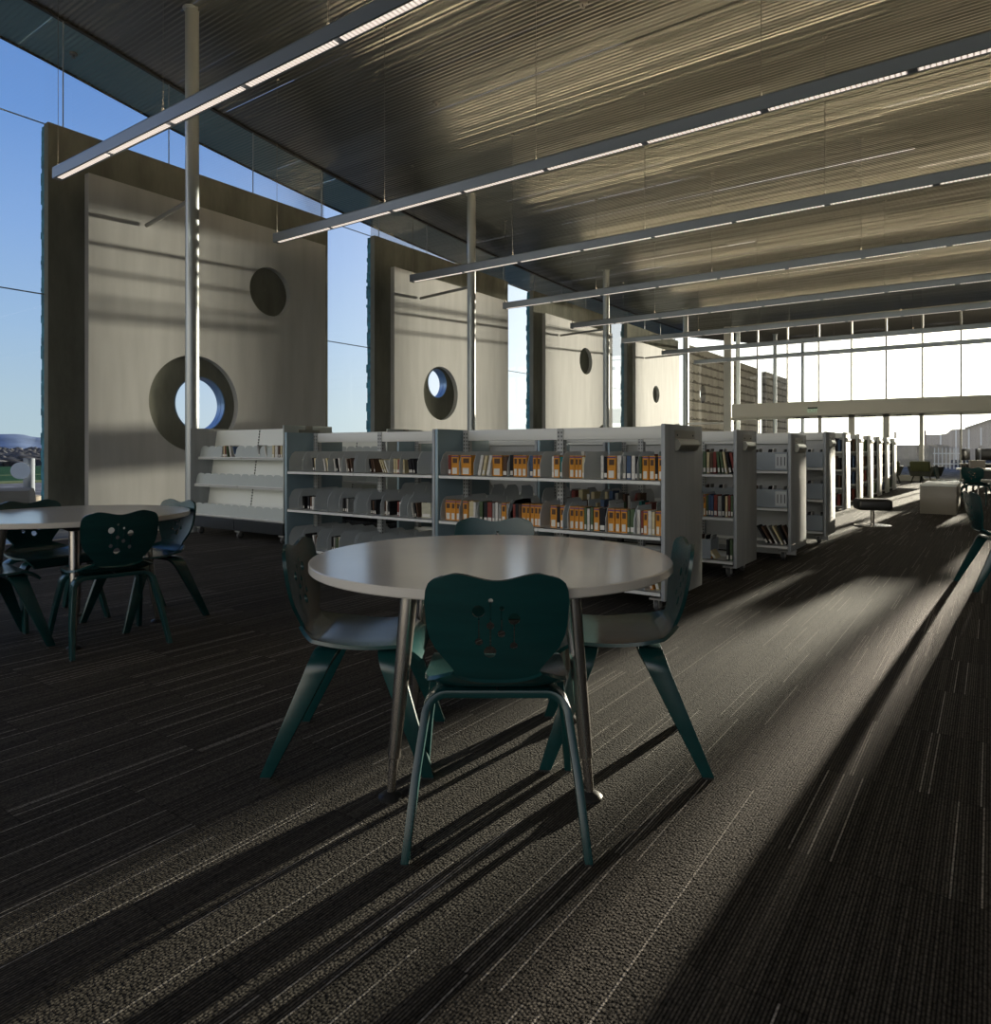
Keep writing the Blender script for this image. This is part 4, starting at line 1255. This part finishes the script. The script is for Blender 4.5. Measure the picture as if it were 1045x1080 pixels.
# block fence and shed beyond the far doors
bm = NB(); box(bm, -30, -2.6, 60, 60.25, -.1, 1.55)
e = empty('block_fence', (0, 0, 0), 0, 'low grey block fence outside beyond the glass doors', 'fence')
finish('fence_wall', bm, m_fence, parent=e, smooth=0)
bm = NB()
for q in range(12): box(bm, -16 + q * 1.9, -15.8 + q * 1.9, 59.93, 60.0, -.1, 1.5)
finish('pilaster', bm, m_fence, parent=e, smooth=0)
e = empty('picket_fence', (-3.2, 56, -.1), 0, 'pale vertical picket fence outside in front of the grey shed', 'fence')
for q in range(9):
    bm = NB(); box(bm, q * .22 - .03, q * .22 + .03, 0, .05, 0, 1.35); tube(bm, [(q * .22, .025, 1.3), (q * .22, .025, 1.45)], [.035, .01], 8)
    finish('picket', bm, m_binlight, parent=e, smooth=0)
bm = NB(); box(bm, -.1, 1.9, .05, .08, .3, .38); box(bm, -.1, 1.9, .05, .08, 1.0, 1.08)
finish('fence_rail', bm, m_binlight, parent=e, smooth=0)
e = empty('metal_shed', (0, 110, -.1), 0, 'large grey metal shed with a sloping roof beyond the far glass', 'building')
bm = NB()
prism(bm, [(-7.35, 0), (14, 0), (14, 4.2), (4, 5.4), (-.2, 5.12), (-2.9, 4.08), (-4.4, 4.0), (-5.0, 3.45), (-5.9, 3.35), (-7.35, 3.35)], 0, 18, 'y')
finish('shed_body', bm, m_shed, parent=e, smooth=0)
bm = NB()
for x, h in ((-5.6, 3.3), (-3.9, 3.9), (-2.5, 4.0), (-1.2, 4.2)):
    box(bm, x - .09, x + .09, -.12, 0, 0, h)
finish('downpipe', bm, m_binlight, parent=e, smooth=0)
bm = NB(); prism(bm, [(-2.9, 4.08), (-.2, 5.12), (4, 5.4), (4, 5.55), (-.2, 5.27), (-3.0, 4.2)], -.4, 18.2, 'y')
finish('shed_roof', bm, m_frame, parent=e, smooth=0)
for i, (x, y, h, wh) in enumerate(((-7.9, 80, 3.1, 'right of the last bookcase'), (-5.35, 80, 3.2, 'in front of the grey shed'), (-17.5, 80, 3.0, 'above the fourth bookcase'), (-13.2, 80, 3.1, 'above the tall bookcases'))):
    e = empty('light_pole', (x, y, -.1), 0, 'thin distant pole standing outdoors, ' + wh, 'pole', 'thin poles outdoors')
    bm = NB(); tube(bm, [(0, 0, 0), (0, 0, h)], .09, 8); finish('pole_shaft', bm, m_rod, parent=e)
# unseen wall added to keep the right part of the room in shade
bm = NB(); box(bm, 2.2, 16, 47, 47.3, -.1, 2.45)
e = empty('shade_wall', (0, 0, 0), 0, 'added shading wall outdoors right of the far glass, out of frame', 'wall')
finish('wall_body', bm, m_fence, parent=e, smooth=0)

# ---------------------------------------------------------------- light
SUN_AZ, SUN_EL = 4.5, 3.7
sd = Vector((math.sin(math.radians(SUN_AZ)) * math.cos(math.radians(SUN_EL)), math.cos(math.radians(SUN_AZ)) * math.cos(math.radians(SUN_EL)), math.sin(math.radians(SUN_EL))))
ld = bpy.data.lights.new('sun', 'SUN'); ld.energy = 21; ld.color = (1.0, 0.88, 0.70); ld.angle = math.radians(.6)
lo = bpy.data.objects.new('sun', ld); link(lo); lo.rotation_euler = sd.to_track_quat('Z', 'Y').to_euler()
lo.location = (5, 40, 10)
w = bpy.data.worlds.new('sky'); scene.world = w; w.use_nodes = True
nt = w.node_tree; nt.nodes.clear()
out = nt.nodes.new('ShaderNodeOutputWorld'); bg = nt.nodes.new('ShaderNodeBackground')
tc = nt.nodes.new('ShaderNodeTexCoord'); sp = nt.nodes.new('ShaderNodeSeparateXYZ')
nt.links.new(tc.outputs['Generated'], sp.inputs[0])
cr = nt.nodes.new('ShaderNodeValToRGB'); el = cr.color_ramp
el.elements[0].position = 0.0; el.elements[0].color = (.16, .15, .13, 1)
el.elements[1].position = 1.0; el.elements[1].color = (.05, .13, .38, 1)
for p, c in ((.498, (.2, .2, .2)), (.5, (.50, .62, .68)), (.53, (.46, .60, .72)), (.575, (.36, .53, .78)), (.63, (.26, .43, .78)), (.69, (.16, .32, .70)), (.8, (.09, .21, .55))):
    q = el.elements.new(p); q.color = (*c, 1)
nt.links.new(M(nt, 'ADD', M(nt, 'MULTIPLY', sp.outputs[2], .5), .5), cr.inputs[0])
dt = nt.nodes.new('ShaderNodeVectorMath'); dt.operation = 'DOT_PRODUCT'; dt.inputs[1].default_value = sd
nt.links.new(tc.outputs['Generated'], dt.inputs[0])
dd = M(nt, 'MAXIMUM', dt.outputs['Value'], 0.0)
up = M(nt, 'GREATER_THAN', sp.outputs[2], -0.002)
g1 = M(nt, 'MULTIPLY', M(nt, 'MULTIPLY', M(nt, 'POWER', dd, 5.0), 2.2), up)
g2 = M(nt, 'MULTIPLY', M(nt, 'MULTIPLY', M(nt, 'POWER', dd, 40.0), 4.0), up)
g = M(nt, 'ADD', g1, g2)
# brighter, warm band of sky opposite the low sun
bk = M(nt, 'MAXIMUM', M(nt, 'MULTIPLY', dt.outputs['Value'], -1.0), 0.0)
bk = M(nt, 'MULTIPLY', M(nt, 'MULTIPLY', M(nt, 'POWER', bk, 3.0), 2.0), up)
vm = nt.nodes.new('ShaderNodeVectorMath'); vm.operation = 'SCALE'; vm.inputs[0].default_value = (1.0, .90, .70)
nt.links.new(g, vm.inputs['Scale'])
va = nt.nodes.new('ShaderNodeVectorMath'); va.operation = 'ADD'
nt.links.new(cr.outputs[0], va.inputs[0]); nt.links.new(vm.outputs[0], va.inputs[1])
vb = nt.nodes.new('ShaderNodeVectorMath'); vb.operation = 'SCALE'; vb.inputs[0].default_value = (1.0, .80, .56)
nt.links.new(bk, vb.inputs['Scale'])
vc = nt.nodes.new('ShaderNodeVectorMath'); vc.operation = 'ADD'
nt.links.new(va.outputs[0], vc.inputs[0]); nt.links.new(vb.outputs[0], vc.inputs[1])
nt.links.new(vc.outputs[0], bg.inputs[0]); bg.inputs[1].default_value = 1.0
nt.links.new(bg.outputs[0], out.inputs[0])

# ---------------------------------------------------------------- camera
th = math.atan(524 / 739)
cd = bpy.data.cameras.new('camera'); cd.sensor_fit = 'HORIZONTAL'; cd.sensor_width = 36; cd.lens = 36 * 739 / 1045
cd.shift_y = -(540 - 475) / 1045; cd.clip_end = 6000; cd.clip_start = .05
co = bpy.data.objects.new('camera', cd); link(co)
co.location = (0, 0, 1.15); co.rotation_euler = (PI / 2, 0, th)
scene.camera = co
scene.view_settings.view_transform = 'Standard'; scene.view_settings.look = 'None'
scene.view_settings.exposure = 0.0; scene.view_settings.gamma = 1.0; scene.view_settings.use_curve_mapping = False
cy = scene.cycles
cy.max_bounces = 10; cy.diffuse_bounces = 5; cy.glossy_bounces = 5; cy.transparent_max_bounces = 24; cy.transmission_bounces = 6
cy.use_denoising = True
cy.sample_clamp_indirect = 3.0
cy.sample_clamp_direct = 6.0
cy.caustics_reflective = True; cy.blur_glossy = 1.0
